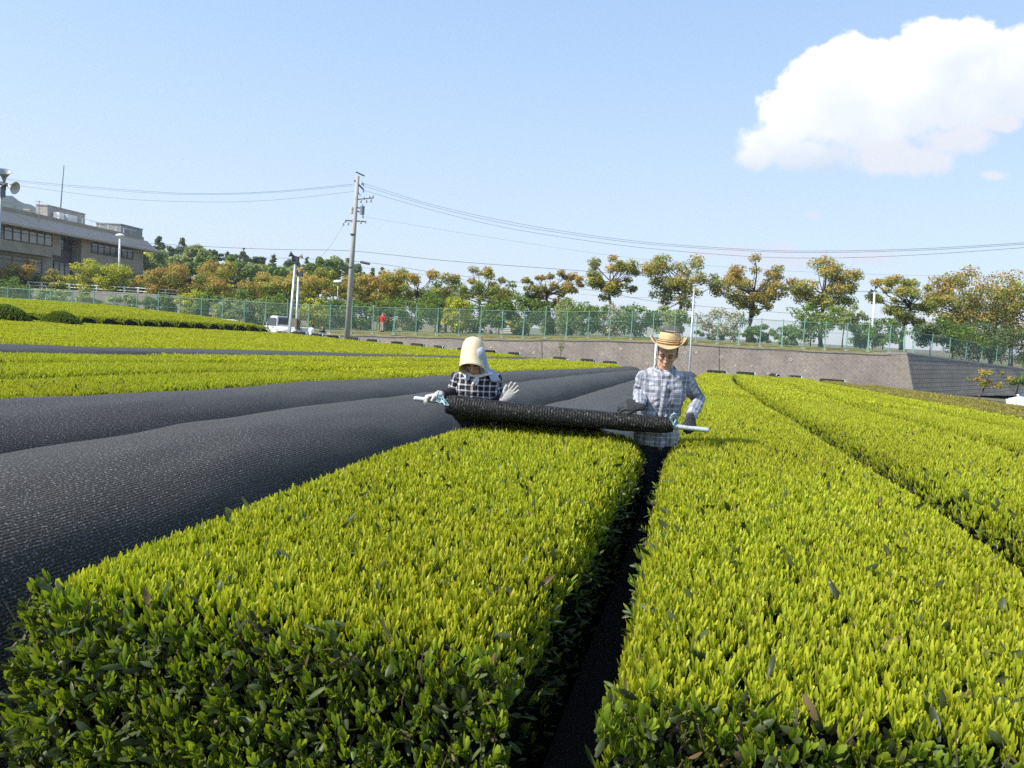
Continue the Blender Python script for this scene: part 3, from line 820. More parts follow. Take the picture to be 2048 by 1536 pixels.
# ---- far mountain
hp = [-900, -300, 0, 50, 95, 160, 260, 420]; hz = [60, 122, 95, 88, 79, 64, 40, -6]
V = []; cols = np.arange(-900, 421, 12); dsd = [520, 560, 600, 640, 680, 720, 760, 800, 860, 960]
for d in dsd:
    k = np.interp(d, [520, 720, 760, 960], [0, .93, 1, .2])
    for p in cols:
        z = np.interp(p, hp, hz) * 760 / 700 * k
        z += (mnoise.noise(Vector((p * .05, d * .03, 1))) * 4 + mnoise.noise(Vector((p * .21, d * .11, 4))) * 3.0 + mnoise.noise(Vector((p * .6, d * .3, 4))) * 2.0) * min(1, k + .2)
        V.append(PT(p, d, z - 4))
nx = len(cols)
tag(quads_mesh('mountain', np.array(V), np.array([(i * nx + j, i * nx + j + 1, (i + 1) * nx + j + 1, (i + 1) * nx + j) for i in range(len(dsd) - 1) for j in range(nx - 1)]),
    pmat('far forest', (.020, .038, .026), .95, var=.6, vscale=.09, bstr=1.0, bscale=.25)), kind='structure')

# ------------------------------------------------------------------ trees
M_BARK = pmat('bark', (.085, .065, .048), .95, var=.4, vscale=6, bstr=.8, bscale=18)
M_LEAFT = leaf_mat('tree foliage', .40, .6, .25, (1, 1, .6))
PAL = {
 'orange': [(.13, .145, .03), (.22, .20, .04), (.30, .20, .05), (.25, .15, .045)],
 'mixed': [(.11, .14, .03), (.20, .205, .04), (.28, .23, .05), (.31, .19, .048)],
 'yellow': [(.16, .19, .02), (.30, .30, .03), (.36, .35, .035), (.14, .16, .02)],
 'green': [(.055, .095, .022), (.09, .14, .028), (.14, .19, .035), (.05, .08, .02)],
 'dark': [(.055, .085, .038), (.08, .115, .045), (.10, .135, .055), (.06, .085, .04)],
 'pale': [(.13, .17, .06), (.20, .24, .085), (.24, .27, .11), (.10, .13, .05)],
 'blossom': [(.10, .13, .05), (.40, .36, .34), (.14, .17, .06), (.5, .45, .43)],
}
def tree(name, label, px, ytop, ybot, width, d, pal, seed, base=None, clumps=16, nleaf=2600, leaf=.24, trunk=.2, flat=1.0, cat='tree', group=None, dense=.5, lean=0.0, shape='round', clr=1.0):
    """tapered trunk and limbs, and a crown of leaf clumps; the crown spans ytop..ybot and width in the photograph at distance d"""
    r = np.random.default_rng(seed); m_px = d / F
    top = at(px, ytop, d); bot = at(px, ybot, d); rz = (top[2] - bot[2]) / 2; rx = width * m_px / 2
    cen = (top + bot) / 2
    if base is None: base = np.array([cen[0], cen[1], H + terrace_z(px, d)])
    base = np.asarray(base, float); root = thing(name, label, cat, base, 0, group)
    cr = min(rx, rz) * dense
    C = []; R_ = []
    tries = 0
    while len(C) < clumps and tries < 900:
        tries += 1
        u = r.normal(0, 1, 3); u /= np.linalg.norm(u); q = r.uniform(.25, 1) ** .5
        c = cr * r.uniform(.7, 1.25)
        if shape == 'cone':
            hgt = r.uniform(-.95, 1); w = (1 - (hgt + 1) / 2) * .95 + .06; p = np.array([u[0] * w, u[1] * w, hgt]) * [rx, rx, rz]; c *= .4 + .7 * w
        elif shape == 'umbrella':
            p = np.array([u[0], u[1], abs(u[2]) * .8 - .1]) * q * [rx - c * .3, rx - c * .3, rz]
        else:
            p = u * q * np.array([rx - c * .35, rx - c * .35, max(.05, rz - c * .30)])
            if u[2] < -.3: p[:2] *= .8
        p = cen + RIGHT * p[0] + FWD * p[1] + UP * p[2]
        if all(np.linalg.norm((p - k) * [1, 1, 1.2]) > .62 * c for k in C): C.append(p); R_.append(c)
    C = np.array(C); R_ = np.array(R_)
    # ---- wood
    b = MB(); fork = base + (cen - base) * (max(.3, (bot[2] - base[2]) / max(.1, cen[2] - base[2])) * .92) + RIGHT * lean
    fork[2] = min(fork[2], cen[2] - .1 * rz)
    lead = cen + UP * rz * .35 + RIGHT * r.uniform(-.2, .2) * rx
    jit = lambda s_: r.normal(0, s_, 3)
    tp = [base - UP * .3, base + (fork - base) * .5 + jit(trunk * .35) * [1, 1, 0], fork, (fork + lead) / 2 + jit(rx * .05), lead]
    b.tube(tp, [trunk * 1.25, trunk * .95, trunk * .8, trunk * .5, trunk * .12], 8)
    for c, q in zip(C, R_):
        k = np.clip((c[2] - fork[2]) / max(.1, (lead[2] - fork[2])), 0, .8) * .75 + r.uniform(-.05, .1)
        s0 = fork + (lead - fork) * np.clip(k, 0, .9)
        mid_ = (s0 + c) / 2 + jit(rx * .07) + UP * -.06 * rx
        b.tube([s0, mid_, c], [trunk * .38 * (1 - .5 * max(k, 0)), trunk * .2, trunk * .05], 5)
        for _ in range(2):
            e = c + jit(q * .5); b.tube([mid_ * .5 + c * .5, (mid_ + e) / 2 + jit(q * .12), e], [trunk * .12, trunk * .08, trunk * .03], 4)
    b.build('trunk', M_BARK, root, smooth=True)
    # ---- leaves
    pals = np.array(PAL[pal]) * clr * 1.75; w = R_ ** 2 / np.sum(R_ ** 2); idx = r.choice(len(C), nleaf, p=w)
    u = r.normal(0, 1, (nleaf, 3)); u /= np.linalg.norm(u, axis=1, keepdims=True)
    rr = R_[idx] * (r.uniform(.12, 1, nleaf) ** .55) * (1 + .22 * np.array([mnoise.noise(Vector((*(a * 1.7 + i * 3.1),))) for a, i in zip(u, idx)]))
    Pp = C[idx] + u * rr[:, None] * np.array([1, 1, .72 * flat])
    nr = u * .7 + r.normal(0, .55, (nleaf, 3)) + np.array([0, 0, .45])
    Bm = basis(nr, r.uniform(0, 6.28, nleaf)); s_ = leaf * r.uniform(.55, 1.2, nleaf)
    tpl = np.array([(-.5, 0, .06), (0, -.33, 0), (.5, 0, .06), (0, .33, 0)])
    V = np.einsum('nij,kj->nki', Bm, tpl) * s_[:, None, None] + Pp[:, None]
    cb = r.uniform(0, 1, len(C)); hi = (Pp[:, 2] - cen[2]) / max(rz, .1)
    sel = np.clip(cb[idx] * .55 + .22 * hi + .20 * u[:, 2] + r.uniform(-.22, .34, nleaf), 0, .999) if pal in ('orange', 'mixed', 'yellow') else r.uniform(0, .999, nleaf) * .6 + cb[idx] * .4
    col = pals[(np.clip(sel, 0, .999) * 4).astype(int)] * r.uniform(.75, 1.25, (nleaf, 1))
    quads_mesh('crown', V.reshape(-1, 3), np.arange(nleaf * 4).reshape(-1, 4), M_LEAFT, np.repeat(col, 4, 0), root, False)
    return root

for k, (px, y0, y1, w, pal) in enumerate([(286, 548, 596, 90, 'mixed'), (345, 540, 600, 100, 'orange'), (430, 545, 610, 110, 'yellow'), (445, 530, 590, 90, 'mixed'), (530, 545, 618, 110, 'mixed'), (600, 556, 622, 110, 'yellow'), (612, 545, 600, 90, 'mixed'), (700, 552, 628, 110, 'mixed'), (785, 548, 630, 100, 'mixed'), (895, 556, 634, 90, 'green'), (880, 575, 640, 80, 'green'), (985, 570, 640, 90, 'green'), (160, 548, 596, 90, 'orange')]):
    tree('woodland_tree', 'olive woodland tree in the second row of trees, %s from the left' % ['second', 'third', 'fourth', 'fifth', 'sixth', 'seventh', 'eighth', 'ninth', 'tenth', 'twelfth', 'eleventh', 'last', 'first'][k], px, y0, y1, w, 104 + k % 4, pal, 800 + k, clumps=18, nleaf=3600, leaf=.34, trunk=.2, group='second row of trees behind the fence', dense=.42)
G1 = 'roadside trees behind the fence'
big = [ # px, top, bottom, width, d, palette, clumps, leaves, label
 (1100, 540, 608, 134, 84, 'orange', 20, 2300, 'spreading tree with orange red crown standing in the gap right of the woods', .22),
 (1226, 511, 602, 106, 84, 'mixed', 18, 2300, 'round olive tree with orange tips, left of the tree above the man', .22),
 (1361, 503, 618, 138, 83, 'mixed', 22, 2700, 'wide airy olive tree with orange tips above the hat of the man', .24),
 (1506, 514, 630, 140, 83, 'orange', 22, 3300, 'dense rust and olive tree with a thick trunk, right of the thin lamp post', .30),
 (1652, 512, 640, 126, 84, 'mixed', 24, 3400, 'tall olive tree with a pointed top behind the rounded green bush', .27),
 (1812, 545, 650, 138, 82, 'mixed', 20, 3000, 'yellow green tree leaning over the right corner of the wall', .25),
 (962, 538, 626, 122, 86, 'mixed', 18, 2000, 'loose green tree with bare twigs left of the orange red tree', .2),
 (836, 535, 620, 132, 86, 'mixed', 20, 2200, 'wide olive tree with an open bare top right of the utility pole', .22),
 (742, 540, 618, 96, 87, 'orange', 16, 2000, 'olive and rust tree directly right of the utility pole', .2),
 (655, 538, 625, 104, 87, 'mixed', 16, 2200, 'olive tree directly left of the utility pole', .2),
 (566, 552, 622, 80, 87, 'mixed', 14, 1700, 'small yellowish tree behind the white truck', .18),
 (488, 526, 616, 122, 89, 'orange', 20, 2800, 'large orange brown tree left of the loudspeaker pole', .24),
 (388, 517, 605, 112, 91, 'orange', 20, 2700, 'orange brown tree in front of the light green woods', .24),
 (301, 530, 600, 100, 91, 'orange', 18, 2200, 'reddish brown spreading tree beside the right end of the large building', .22),
 (202, 509, 598, 98, 91, 'yellow', 20, 2500, 'bright yellow green tree in front of the large building', .22),
 (118, 548, 606, 84, 91, 'mixed', 14, 1600, 'brownish tree in front of the dark glass stairwell', .17),
 (48, 520, 590, 96, 91, 'orange', 14, 1500, 'thin brown tree at the left end of the large building', .18),
]
for k, (px, y0, y1, w, d, pal, nc, nl, lab, tr) in enumerate(big):
    w = w * (1.2 if px > 800 else 1.36); y0 = y0 - (5 if px > 800 else 2); y1 = y1 + (9 if px > 800 else 14)
    tree('roadside_tree', lab, px, y0, y1, w, d, pal, 400 + k, clumps=int(nc * (1.9 if px > 900 else 1.4)), nleaf=int(nl * (2.9 if px > 900 else 3.2)), leaf=.25, trunk=tr, group=G1, dense=(.245 if px > 900 else .31))
for k, (px, y0, y1, w, d, pal, nc, nl, lab) in enumerate([
 (1908, 530, 700, 150, 92, 'orange', 24, 4200, 'tall orange brown tree above the shaded side wall'),
 (1985, 536, 715, 160, 95, 'mixed', 24, 4200, 'brown tree with a frayed pale top above the shaded side wall'),
 (2066, 548, 725, 170, 93, 'orange', 24, 4200, 'dark orange tree cut off by the right edge of the photo'),
 (2025, 562, 640, 60, 108, 'yellow', 12, 1200, 'yellow green treetop showing behind the brown trees on the right')]):
    tree('roadside_tree', lab, px, y0, y1, w, d, pal, 430 + k, base=PT(px, d, -2.3), clumps=nc * 2, nleaf=nl * 2, leaf=.30, trunk=.26, group='trees above the side wall on the right', dense=.30, clr=.9)
for k, (px, y0, y1, w, d, pal) in enumerate([(1900, 632, 716, 140, 80, 'green'), (1960, 645, 726, 120, 84, 'dark'), (2020, 650, 734, 130, 86, 'dark'), (1862, 640, 700, 64, 76, 'dark')]):
    tree('shrub', ['green understorey bush under the right trees', 'dark bush under the brown tree on the right', 'dark bush at the right edge above the side wall', 'dark narrow bush right of the wall corner'][k], px, y0, y1, w, d, pal, 440 + k,
         base=PT(px, d, -2.2), clumps=16, nleaf=3600, leaf=.24, trunk=.08, cat='bush', group='bushes above the side wall', dense=.5)
tree('small_tree', 'small sparse brown tree standing in front of the shaded side wall', 1985, 735, 782, 112, 62, 'orange', 460, base=PT(1962, 62, -4.0), clumps=16, nleaf=900, leaf=.2, trunk=.09, dense=.34, cat='tree')
tree('small_tree', 'small green bush beside the parked white car on the right', 2040, 742, 778, 60, 66, 'green', 461, base=PT(2040, 66, -4.0), clumps=9, nleaf=800, leaf=.2, trunk=.07, dense=.5, cat='tree')

G2 = 'small trees and bushes behind the fence'
sh = [ # px, top, bottom, width, palette, text
 (1625, 600, 690, 78, 'green', 'dense rounded bright green bush left of the tall pointed tree'), (1690, 606, 660, 66, 'pale', 'thin pale bush right of the dense rounded bush'),
 (1722, 648, 700, 46, 'green', 'green bush left of the white pole with loudspeakers'), (1768, 640, 698, 60, 'green', 'green bush right of the white pole with loudspeakers'),
 (1578, 655, 700, 50, 'green', 'low green bush right of the thick trunked tree'), (1518, 652, 690, 44, 'green', 'small round bush at the foot of the thick trunked tree'),
 (1468, 620, 682, 40, 'blossom', 'slim grey tree with pale blossom'), (1420, 616, 682, 54, 'blossom', 'small tree with white blossom right of the lamp post'),
 (1426, 652, 684, 56, 'green', 'low green bush below the blossoming tree'), (1352, 606, 680, 40, 'pale', 'thin pale young tree behind the hat of the man'),
 (1328, 615, 676, 44, 'pale', 'pale green bush left of the hat'), (1272, 612, 676, 50, 'green', 'round green bush left of the pale small house'),
 (1232, 610, 676, 40, 'blossom', 'silvery bush beside the second olive tree trunk'), (1212, 622, 678, 44, 'green', 'green bush right of the orange tree gap'),
 (1166, 612, 676, 46, 'green', 'small green tree right of the orange red tree'), (1138, 606, 674, 42, 'pale', 'light green bush under the orange red tree'),
 (1104, 606, 674, 44, 'green', 'bright green young tree in line with the orange red tree'), (1052, 598, 672, 46, 'green', 'green tree beside the short white guard rail'),
 (1036, 634, 674, 30, 'yellow', 'small yellowish bush right of the short white guard rail'), (1062, 576, 620, 22, 'dark', 'narrow dark conifer between the loose tree and the orange tree'),
 (1000, 604, 660, 44, 'green', 'green tree above the short white guard rail'), (956, 610, 670, 52, 'green', 'dark green bush left of the short white guard rail'),
 (914, 602, 670, 44, 'yellow', 'yellow green bush behind the fence left of the woman'), (872, 594, 668, 52, 'green', 'tall green bush two posts left of the woman'),
 (822, 598, 666, 54, 'green', 'olive green bush right of the person in red'), (776, 606, 664, 46, 'green', 'leafy bush directly behind the person in red'),
 (722, 612, 664, 52, 'green', 'green bush right of the utility pole foot'), (668, 608, 662, 48, 'green', 'green bush left of the utility pole foot'),
 (628, 606, 660, 46, 'yellow', 'yellowish bush behind the people at the truck'), (562, 588, 656, 52, 'green', 'tall dark green bush above the cab of the truck'),
 (518, 604, 656, 44, 'pale', 'dull green small tree left of the truck'), (494, 588, 654, 36, 'green', 'bright green slim tree left of the truck'),
 (456, 606, 654, 40, 'pale', 'dull small tree above the white car roof'), (416, 596, 652, 38, 'green', 'small green tree left of the white car roof'),
 (384, 588, 640, 40, 'yellow', 'yellow green shrub at the right end of the white guard rail'), (322, 598, 640, 44, 'green', 'green shrub before the grey upper wall, under the reddish tree'),
 (250, 600, 636, 44, 'pale', 'pale shrub before the grey upper wall'), (160, 590, 630, 56, 'pale', 'wide dull shrub before the grey upper wall, under the yellow tree'),
 (95, 584, 624, 50, 'pale', 'greyish shrub before the upper wall near the left'), (18, 566, 620, 60, 'green', 'dark green shrub at the left edge behind the fence')]
for k, (px, y0, y1, w, pal, lab) in enumerate(sh):
    d = 74.5 + (k * 37 % 11) * .7
    if px < 640: d = 76 + (k % 4)
    w = w * (1.45 if px > 1300 else 1.7); y0 = y0 - (4 if px > 1300 else 13)
    tree('shrub', lab, px, y0, y1, w, d, pal, 500 + k, clumps=28, nleaf=3000 if pal != 'blossom' else 1200, leaf=.24, trunk=.07, group=G2, cat='bush', dense=.36,
         shape='cone' if 'conifer' in lab else 'round')
G3 = 'dark green hedge trees before the large building'
for k, px in enumerate(range(20, 345, 46)):
    tree('hedge_tree', 'green hedge tree in the row before the large building, %s from the left' % ['first', 'second', 'third', 'fourth', 'fifth', 'sixth', 'seventh', 'eighth'][k], px, 546 + .05 * px - (k % 3) * 3, 583 + .05 * px, 54, 94, 'green', 560 + k, clumps=10, nleaf=900, leaf=.26, trunk=.1, group=G3, dense=.6)
G4 = 'trees on the wooded hill'
hill = [(318, 473, 520, 30, 'dark', 'c'), (345, 480, 520, 24, 'dark', 'u'), (364, 476, 520, 30, 'dark', 'c'), (330, 492, 545, 90, 'yellow', 'r'), (300, 490, 540, 60, 'pale', 'r'), (392, 486, 530, 52, 'pale', 'r'),
        (416, 500, 530, 34, 'dark', 'c'), (433, 493, 522, 22, 'dark', 'u'), (455, 505, 530, 26, 'dark', 'c'), (468, 500, 526, 22, 'dark', 'u'), (487, 497, 530, 28, 'dark', 'c'), (512, 506, 534, 30, 'dark', 'u'), (526, 512, 540, 24, 'dark', 'c'),
        (545, 510, 545, 30, 'dark', 'c'), (576, 516, 548, 38, 'dark', 'r'), (614, 515, 545, 26, 'dark', 'c'), (640, 513, 552, 52, 'green', 'r'), (668, 514, 552, 40, 'pale', 'r'), (696, 518, 556, 30, 'dark', 'c'), (716, 524, 558, 30, 'dark', 'r'),
        (440, 515, 560, 90, 'yellow', 'r'), (520, 526, 565, 90, 'mixed', 'r'), (600, 540, 580, 100, 'mixed', 'r'), (700, 545, 590, 110, 'mixed', 'r'), (372, 510, 560, 90, 'green', 'r'), (764, 535, 565, 24, 'dark', 'c'), (745, 537, 566, 22, 'dark', 'c'), (270, 500, 545, 50, 'green', 'r'), (350, 505, 550, 60, 'pale', 'r'), (470, 512, 556, 60, 'green', 'r'), (498, 518, 560, 60, 'pale', 'r'), (552, 526, 566, 60, 'green', 'r'), (590, 530, 570, 60, 'pale', 'r'), (630, 530, 572, 70, 'green', 'r'), (735, 550, 590, 60, 'green', 'r'), (780, 552, 596, 60, 'mixed', 'r'), (405, 512, 555, 60, 'green', 'r')]
hn = {'c': ('conifer', 'dark conifer'), 'u': ('pine_tree', 'dark pine with a flat open crown'), 'r': ('woodland_tree', None)}
pn = {'yellow': 'yellow green broadleaf tree', 'pale': 'pale green broadleaf tree', 'dark': 'dark broadleaf tree', 'green': 'green broadleaf tree', 'mixed': 'olive broadleaf tree'}
srt = {}
for k, (px, y0, y1, w, pal, sp_) in enumerate(hill):
    nm, tx = hn[sp_]; tx = tx or pn[pal]; srt.setdefault(tx, []).append((px, k))
ordw = ['leftmost', 'second from left', 'third from left', 'fourth from left', 'fifth from left', 'sixth from left', 'seventh from left', 'eighth from left', 'ninth from left', 'tenth from left', 'eleventh from left', 'twelfth from left', 'thirteenth from left']
hl = {}
for tx, q in srt.items():
    q.sort()
    for j, (px, k) in enumerate(q): hl[k] = '%s on the wooded hill%s' % (tx, '' if len(q) == 1 else ', ' + ordw[j])
for k, (px, y0, y1, w, pal, sp_) in enumerate(hill):
    w = w * 1.35; y1 = y1 + (20 if pal == 'dark' else 10); d = 165 + (k * 13 % 40) if pal == 'dark' else 130 + (k * 7 % 25)
    tree(hn[sp_][0], hl[k], px, y0, y1, w, d, pal, 600 + k, clumps={'c': 22, 'u': 9, 'r': 16}[sp_], nleaf=1500 if w < 45 else 3200, leaf=.5 if d < 160 else .6, trunk=.16, group=G4, shape={'c': 'cone', 'u': 'umbrella', 'r': 'round'}[sp_], dense=.42, flat=.6 if sp_ == 'u' else 1.0)
# two clipped round bushes before the cross field
for k, (px, py, w, h_) in enumerate([(10, 642, 112, 30), (122, 645, 92, 20)]):
    d = 33 + 3 * k; c = at(px, py, d); c[2] = float(ground_z(c[0], c[1])); rx = w * d / F / 2; tp_ = at(px, py - h_, d)[2] - c[2]
    root = thing('round_bush', ['low clipped round bush at the left edge before the dark row ends', 'low clipped round bush right of the first round bush'][k], 'bush', c, 0, 'clipped round bushes')
    MB().ico(c, (rx * .97, rx * .97, tp_ * .97), seg=24).build('bush_core', M_CORE, root)
    r = np.random.default_rng(70 + k); n = 5200; u = r.normal(0, 1, (n, 3)); u[:, 2] = np.abs(u[:, 2]) + .03; u /= np.linalg.norm(u, axis=1, keepdims=True)
    cb = np.array([.10, .14, .02]) * r.uniform(.7, 1.2, (n, 1)); Vq, Qq, Cq = scatter(SHOOT[2], c + u * [rx, rx, tp_], u * .7 + r.normal(0, .3, (n, 3)) + [0, 0, .4], r.uniform(1.2, 2.2, n), cb * .6, cb * 1.9, r, 1.4)
    quads_mesh('leaves', Vq, Qq, M_SHOOT, Cq, root)
# ------------------------------------------------------------------ the large building on the left
def lat(px, py): r = ray(px, py); return r.dot(RIGHT) / r.dot(FWD)
A = PT(5, 95, 0); Bp = PT(285, 128, 0); A[2] = Bp[2] = 0
e1 = (Bp - A) / np.linalg.norm(Bp - A); e2 = np.array([-e1[1], e1[0], 0])       # along the facade, and inwards
LB = float(np.linalg.norm(Bp - A))
def fx(px, py):
    """distance along the facade where the photo column meets it"""
    r = ray(px, py)[:2]; Mx = np.array([[e1[0], -r[0]], [e1[1], -r[1]]]); s_ = np.linalg.solve(Mx, -A[:2]); return float(s_[0])
X0 = -18.0; XE = LB; DEP = 17.0; Z0 = H + 0.2
bld = thing('office_building', 'large beige building with a deep sloping eave and rooftop boxes at the left edge', 'building', A + UP * Z0)
def bp(x, y, z): return A + e1 * x + e2 * y + UP * (H + z)
RB = np.stack([e1, e2, UP], 1)
def bbox(b, x0, x1, y0, y1, z0, z1, m=0): b.box(bp((x0 + x1) / 2, (y0 + y1) / 2, (z0 + z1) / 2), (x1 - x0, y1 - y0, z1 - z0), m, RB)
M_BW = pmat('weathered beige render', (.33, .285, .22), .9, var=.14, vscale=.5, bstr=.2, bscale=20)
M_EAVE = pmat('pale pinkish roof cladding', (.46, .375, .30), .8, var=.06, vscale=.8)
M_ROOFB = pmat('grey rooftop render', (.42, .39, .34), .9, var=.15, vscale=.7)
M_FRAME = pmat('dark bronze frames', (.035, .03, .032), .5)
M_PURP = pmat('dark plum panels', (.085, .062, .066), .5, var=.15, vscale=1)
def glass(name, col): return pmat(name, col, .12, var=.35, vscale=.35, spec=.8)
M_BLIND = glass('windows with pale blinds', (.25, .23, .21)); M_GLASS = glass('dark window glass', (.05, .046, .055))
fa, fb, fc, fd_, fe, ff = fx(104, 470), fx(122, 475), fx(163, 485), fx(181, 490), fx(268, 500), XE
b = MB()
bbox(b, X0, fb, 0, DEP, 5.85, 10.0); bbox(b, fc, XE, 0, DEP, 4.6, 10.0)      # upper storey masses
bbox(b, X0, fb, 1.1, DEP, -1.5, 5.85); bbox(b, fc, XE, 1.1, DEP, -1.5, 4.6)
bbox(b, fb, fc, 1.6, DEP, -1.5, 10.0)
bbox(b, X0, fa, -.02, 1.0, 5.55, 5.85)
b.build('wall', M_BW, bld)
b = MB(); bbox(b, fb + .05, fc - .05, 1.35, 1.6, -1.5, 8.7); b.build('stair_panel', M_PURP, bld)
def window(x0, x1, z0, z1, y, n, mat_, transom):
    f = MB(); t = .09
    bbox(f, x0, x1, y - .10, y, z1 - t, z1); bbox(f, x0, x1, y - .10, y, z0, z0 + t)
    for k in range(n + 1):
        x = x0 + (x1 - x0 - t) * k / n; bbox(f, x, x + t, y - .098, y - .002, z0 + t, z1 - t)
    if transom: bbox(f, x0 + t, x1 - t, y - .07, y - .004, transom, transom + .09)
    o = f.build('window', M_FRAME, bld)
    g = MB(); bbox(g, x0 + .02, x1 - .02, y - .03, y - .012, z0 + .02, z1 - .02); g.build('pane', mat_, o)
window(X0 + 1, fx(7, 450) - .5, 6.9, 8.5, 0, 4, M_BLIND, 8.0)
window(fx(7, 450), fa, 6.9, 8.5, 0, 6, M_BLIND, 7.95)
window(fd_ + .2, fe - .4, 6.9, 8.5, 0, 7, M_GLASS, 7.9)
window(X0 + 1, fa - .4, 3.2, 5.15, 1.1, 9, M_BLIND, 4.55)
window(fd_ + .2, fe - .4, 2.4, 4.2, 1.1, 7, M_GLASS, 3.6)
window(fb + .5, fc - .5, 6.7, 8.45, 1.35, 3, M_GLASS, None); window(fb + .5, fc - .5, 3.2, 5.2, 1.35, 3, M_BLIND, None)
b = MB()       # sloping eave all round
prof = [(-1.7, 8.55), (-1.75, 8.8), (-.55, 10.05), (-.5, 10.25), (.3, 10.3), (.3, 8.6)]
def corner(o_, z): return [bp(X0 - 3, o_, z), bp(XE - o_ * .9, o_, z), bp(XE - o_ * .9, DEP - o_, z)]
V = [q for o_, z in prof for q in corner(o_, z)]
b.add(V, [(i * 3 + j, (i + 1) % 6 * 3 + j, (i + 1) % 6 * 3 + j + 1, i * 3 + j + 1) for i in range(6) for j in range(2)]); b.build('eave', M_EAVE, bld)
b = MB(); bbox(b, X0, XE, .31, DEP, 10.0, 10.2); roof = b.build('roof', M_ROOFB, bld)
b = MB(); bbox(b, X0, XE - .3, -.2, .28, 10.31, 10.8); bbox(b, XE - .6, XE - .3, .28, DEP, 10.31, 10.8); b.build('parapet', M_BW, bld)
def rooftop(pxa, pxb, pya, pyb, name, dep, y0=2.5, mat_=M_ROOFB):
    def sx(px, py):
        r = ray(px, py)[:2]; o = -(A[:2] + e2[:2] * y0); s_ = np.linalg.solve(np.array([[e1[0], -r[0]], [e1[1], -r[1]]]), o); return float(s_[0]), float(s_[1])
    xa, ka = sx(pxa, pya); xb, kb = sx(pxb, pyb); z = ka * ray(pxa, pya)[2]
    b = MB(); bbox(b, xa, xb, y0, y0 + dep, 10.2, z); bbox(b, xa - .1, xb + .1, y0 - .1, y0 + dep + .1, z, z + .12); return b.build(name, mat_, bld), (xa, xb, z, y0)
_, ph = rooftop(95, 170, 411, 423, 'penthouse', 1.6)
rooftop(242, 285, 449, 455, 'cooling_tower', 4.0, 1.5, pmat('grey louvred steel', (.24, .25, .24), .6, var=.2, vscale=2))
rooftop(59, 69, 420, 422, 'rooftop_shed', .7, 4.0)
b = MB()
for k in range(9): bbox(b, ph[0] + 1 + k * 2.2, ph[0] + 1.06 + k * 2.2, .9, .96, 10.8, 11.7)
bbox(b, ph[0], ph[0] + 20, .9, .96, 11.66, 11.72); b.build('railing', M_WHITE, bld)
b = MB(); bbox(b, fx(135, 445), fx(135, 445) + 1.1, 1.2, 2.0, 10.3, 11.9); bbox(b, fx(152, 445), fx(152, 445) + 2.2, 1.2, 2.2, 10.3, 11.9); b.build('air_unit', M_WHITE, bld)
M_STEEL = pmat('grey steel', (.30, .31, .33), .45, .5, var=.12)
mb_ = bp(fx(122, 413) , 4, 0); dm = (mb_ - [0, 0, H]) @ FWD
MB().tube([at(121, 416, dm), at(128, 330, dm)], [.09, .05], 6).build('antenna_mast', M_STEEL, bld)
b = MB(); pA = at(78, 425, dm - 6)
b.tube([pA - UP * 1.2, pA + UP * 1.5], .05, 5)
for z, w in ((1.4, .9), (1.0, .5), (.6, .5), (.1, .9)): b.tube([pA + UP * z - RIGHT * w * .6, pA + UP * (z - .05) + RIGHT * w * .6], .04, 4)
b.build('television_antenna', M_STEEL, bld)
# small pale house far behind the man's hat
hs = PT(1312, 108, -2.2)
hz = thing('small_house', 'small pale house seen through the fence just left of the hat of the man', 'house', hs)
b = MB(); b.box(hs + UP * 1.5, (2.2, 3, 3.4), R=RB); b.box(hs + UP * 2.1 + RIGHT * .2, (1.2, 2, 3.2)); b.build('wall', pmat('pale grey walls', (.5, .49, .48), .8), hz)
b = MB(); b.box(hs + UP * 1.55 - FWD * 1.6 + RIGHT * .1, (1.6, .5, .9)); b.build('awning', pmat('pale blue sheeting', (.5, .62, .66), .6), hz)
b = MB(); b.box(hs + UP * 3.78 + RIGHT * .2, (1.4, 2.2, .16)); b.build('roof', M_CONC, hz)

# ------------------------------------------------------------------ poles
M_POLE = pmat('concrete pole', (.38, .36, .33), .85, var=.12, vscale=2, bstr=.2)
M_DARK = pmat('dark fittings', (.05, .055, .065), .5, var=.2)
M_PORC = pmat('pale insulators', (.55, .55, .53), .3)
M_GALV = pmat('galvanised post', (.46, .49, .50), .4, .45, var=.1, vscale=4)
D0 = 60.0
base = at(693, 684, D0); base[2] = float(ground_z(base[0], base[1])); tp_ = at(716, 345, D0)
up_ = thing('utility_pole', 'tall concrete utility pole with transformer and crossarms', 'utility pole', base)
def onp(py, dx=0, dd=0):      # point on the pole axis at photo height py
    k = (678 - py) / (678 - 345.); return at(693 + 23 * k + dx, py, D0 + dd)
MB().tube([base - UP * .5, onp(520), onp(352)], [.22, .185, .135], 14).build('shaft', M_POLE, up_, smooth=True)
def arm(y0, x0, y1, x1, nm='crossarm', r=.055, d0=0, d1=0): MB().tube([at(x0, y0, D0 + d0), at(x1, y1, D0 + d1)], r, 6).build(nm, M_DARK, up_)
arm(344, 712, 352, 729); arm(361, 709, 379, 727, r=.075); arm(399, 712, 396, 746, r=.04); arm(441, 692, 443, 731, r=.05); arm(414, 710, 417, 722, r=.05); arm(422, 712, 424, 720, r=.045)
arm(384, 716, 391, 721, 'stay_arm', .03)
def ins(px, py, s=.13):
    b = MB(); c = at(px, py, D0); b.lathe([(0.01, -s), (s * .55, -s), (s * .35, -s * .4), (s * .6, -s * .2), (s * .35, s * .3), (s * .5, s * .5), (.01, s)], c, 10); b.build('insulator', M_PORC, up_, smooth=True)
for q in [(727, 368), (727, 381), (724, 366), (722, 402), (733, 402), (742, 401), (728, 396), (739, 394), (746, 393), (691, 442), (697, 447), (704, 441), (722, 444), (731, 443), (687, 448), (726, 433)]: ins(*q)
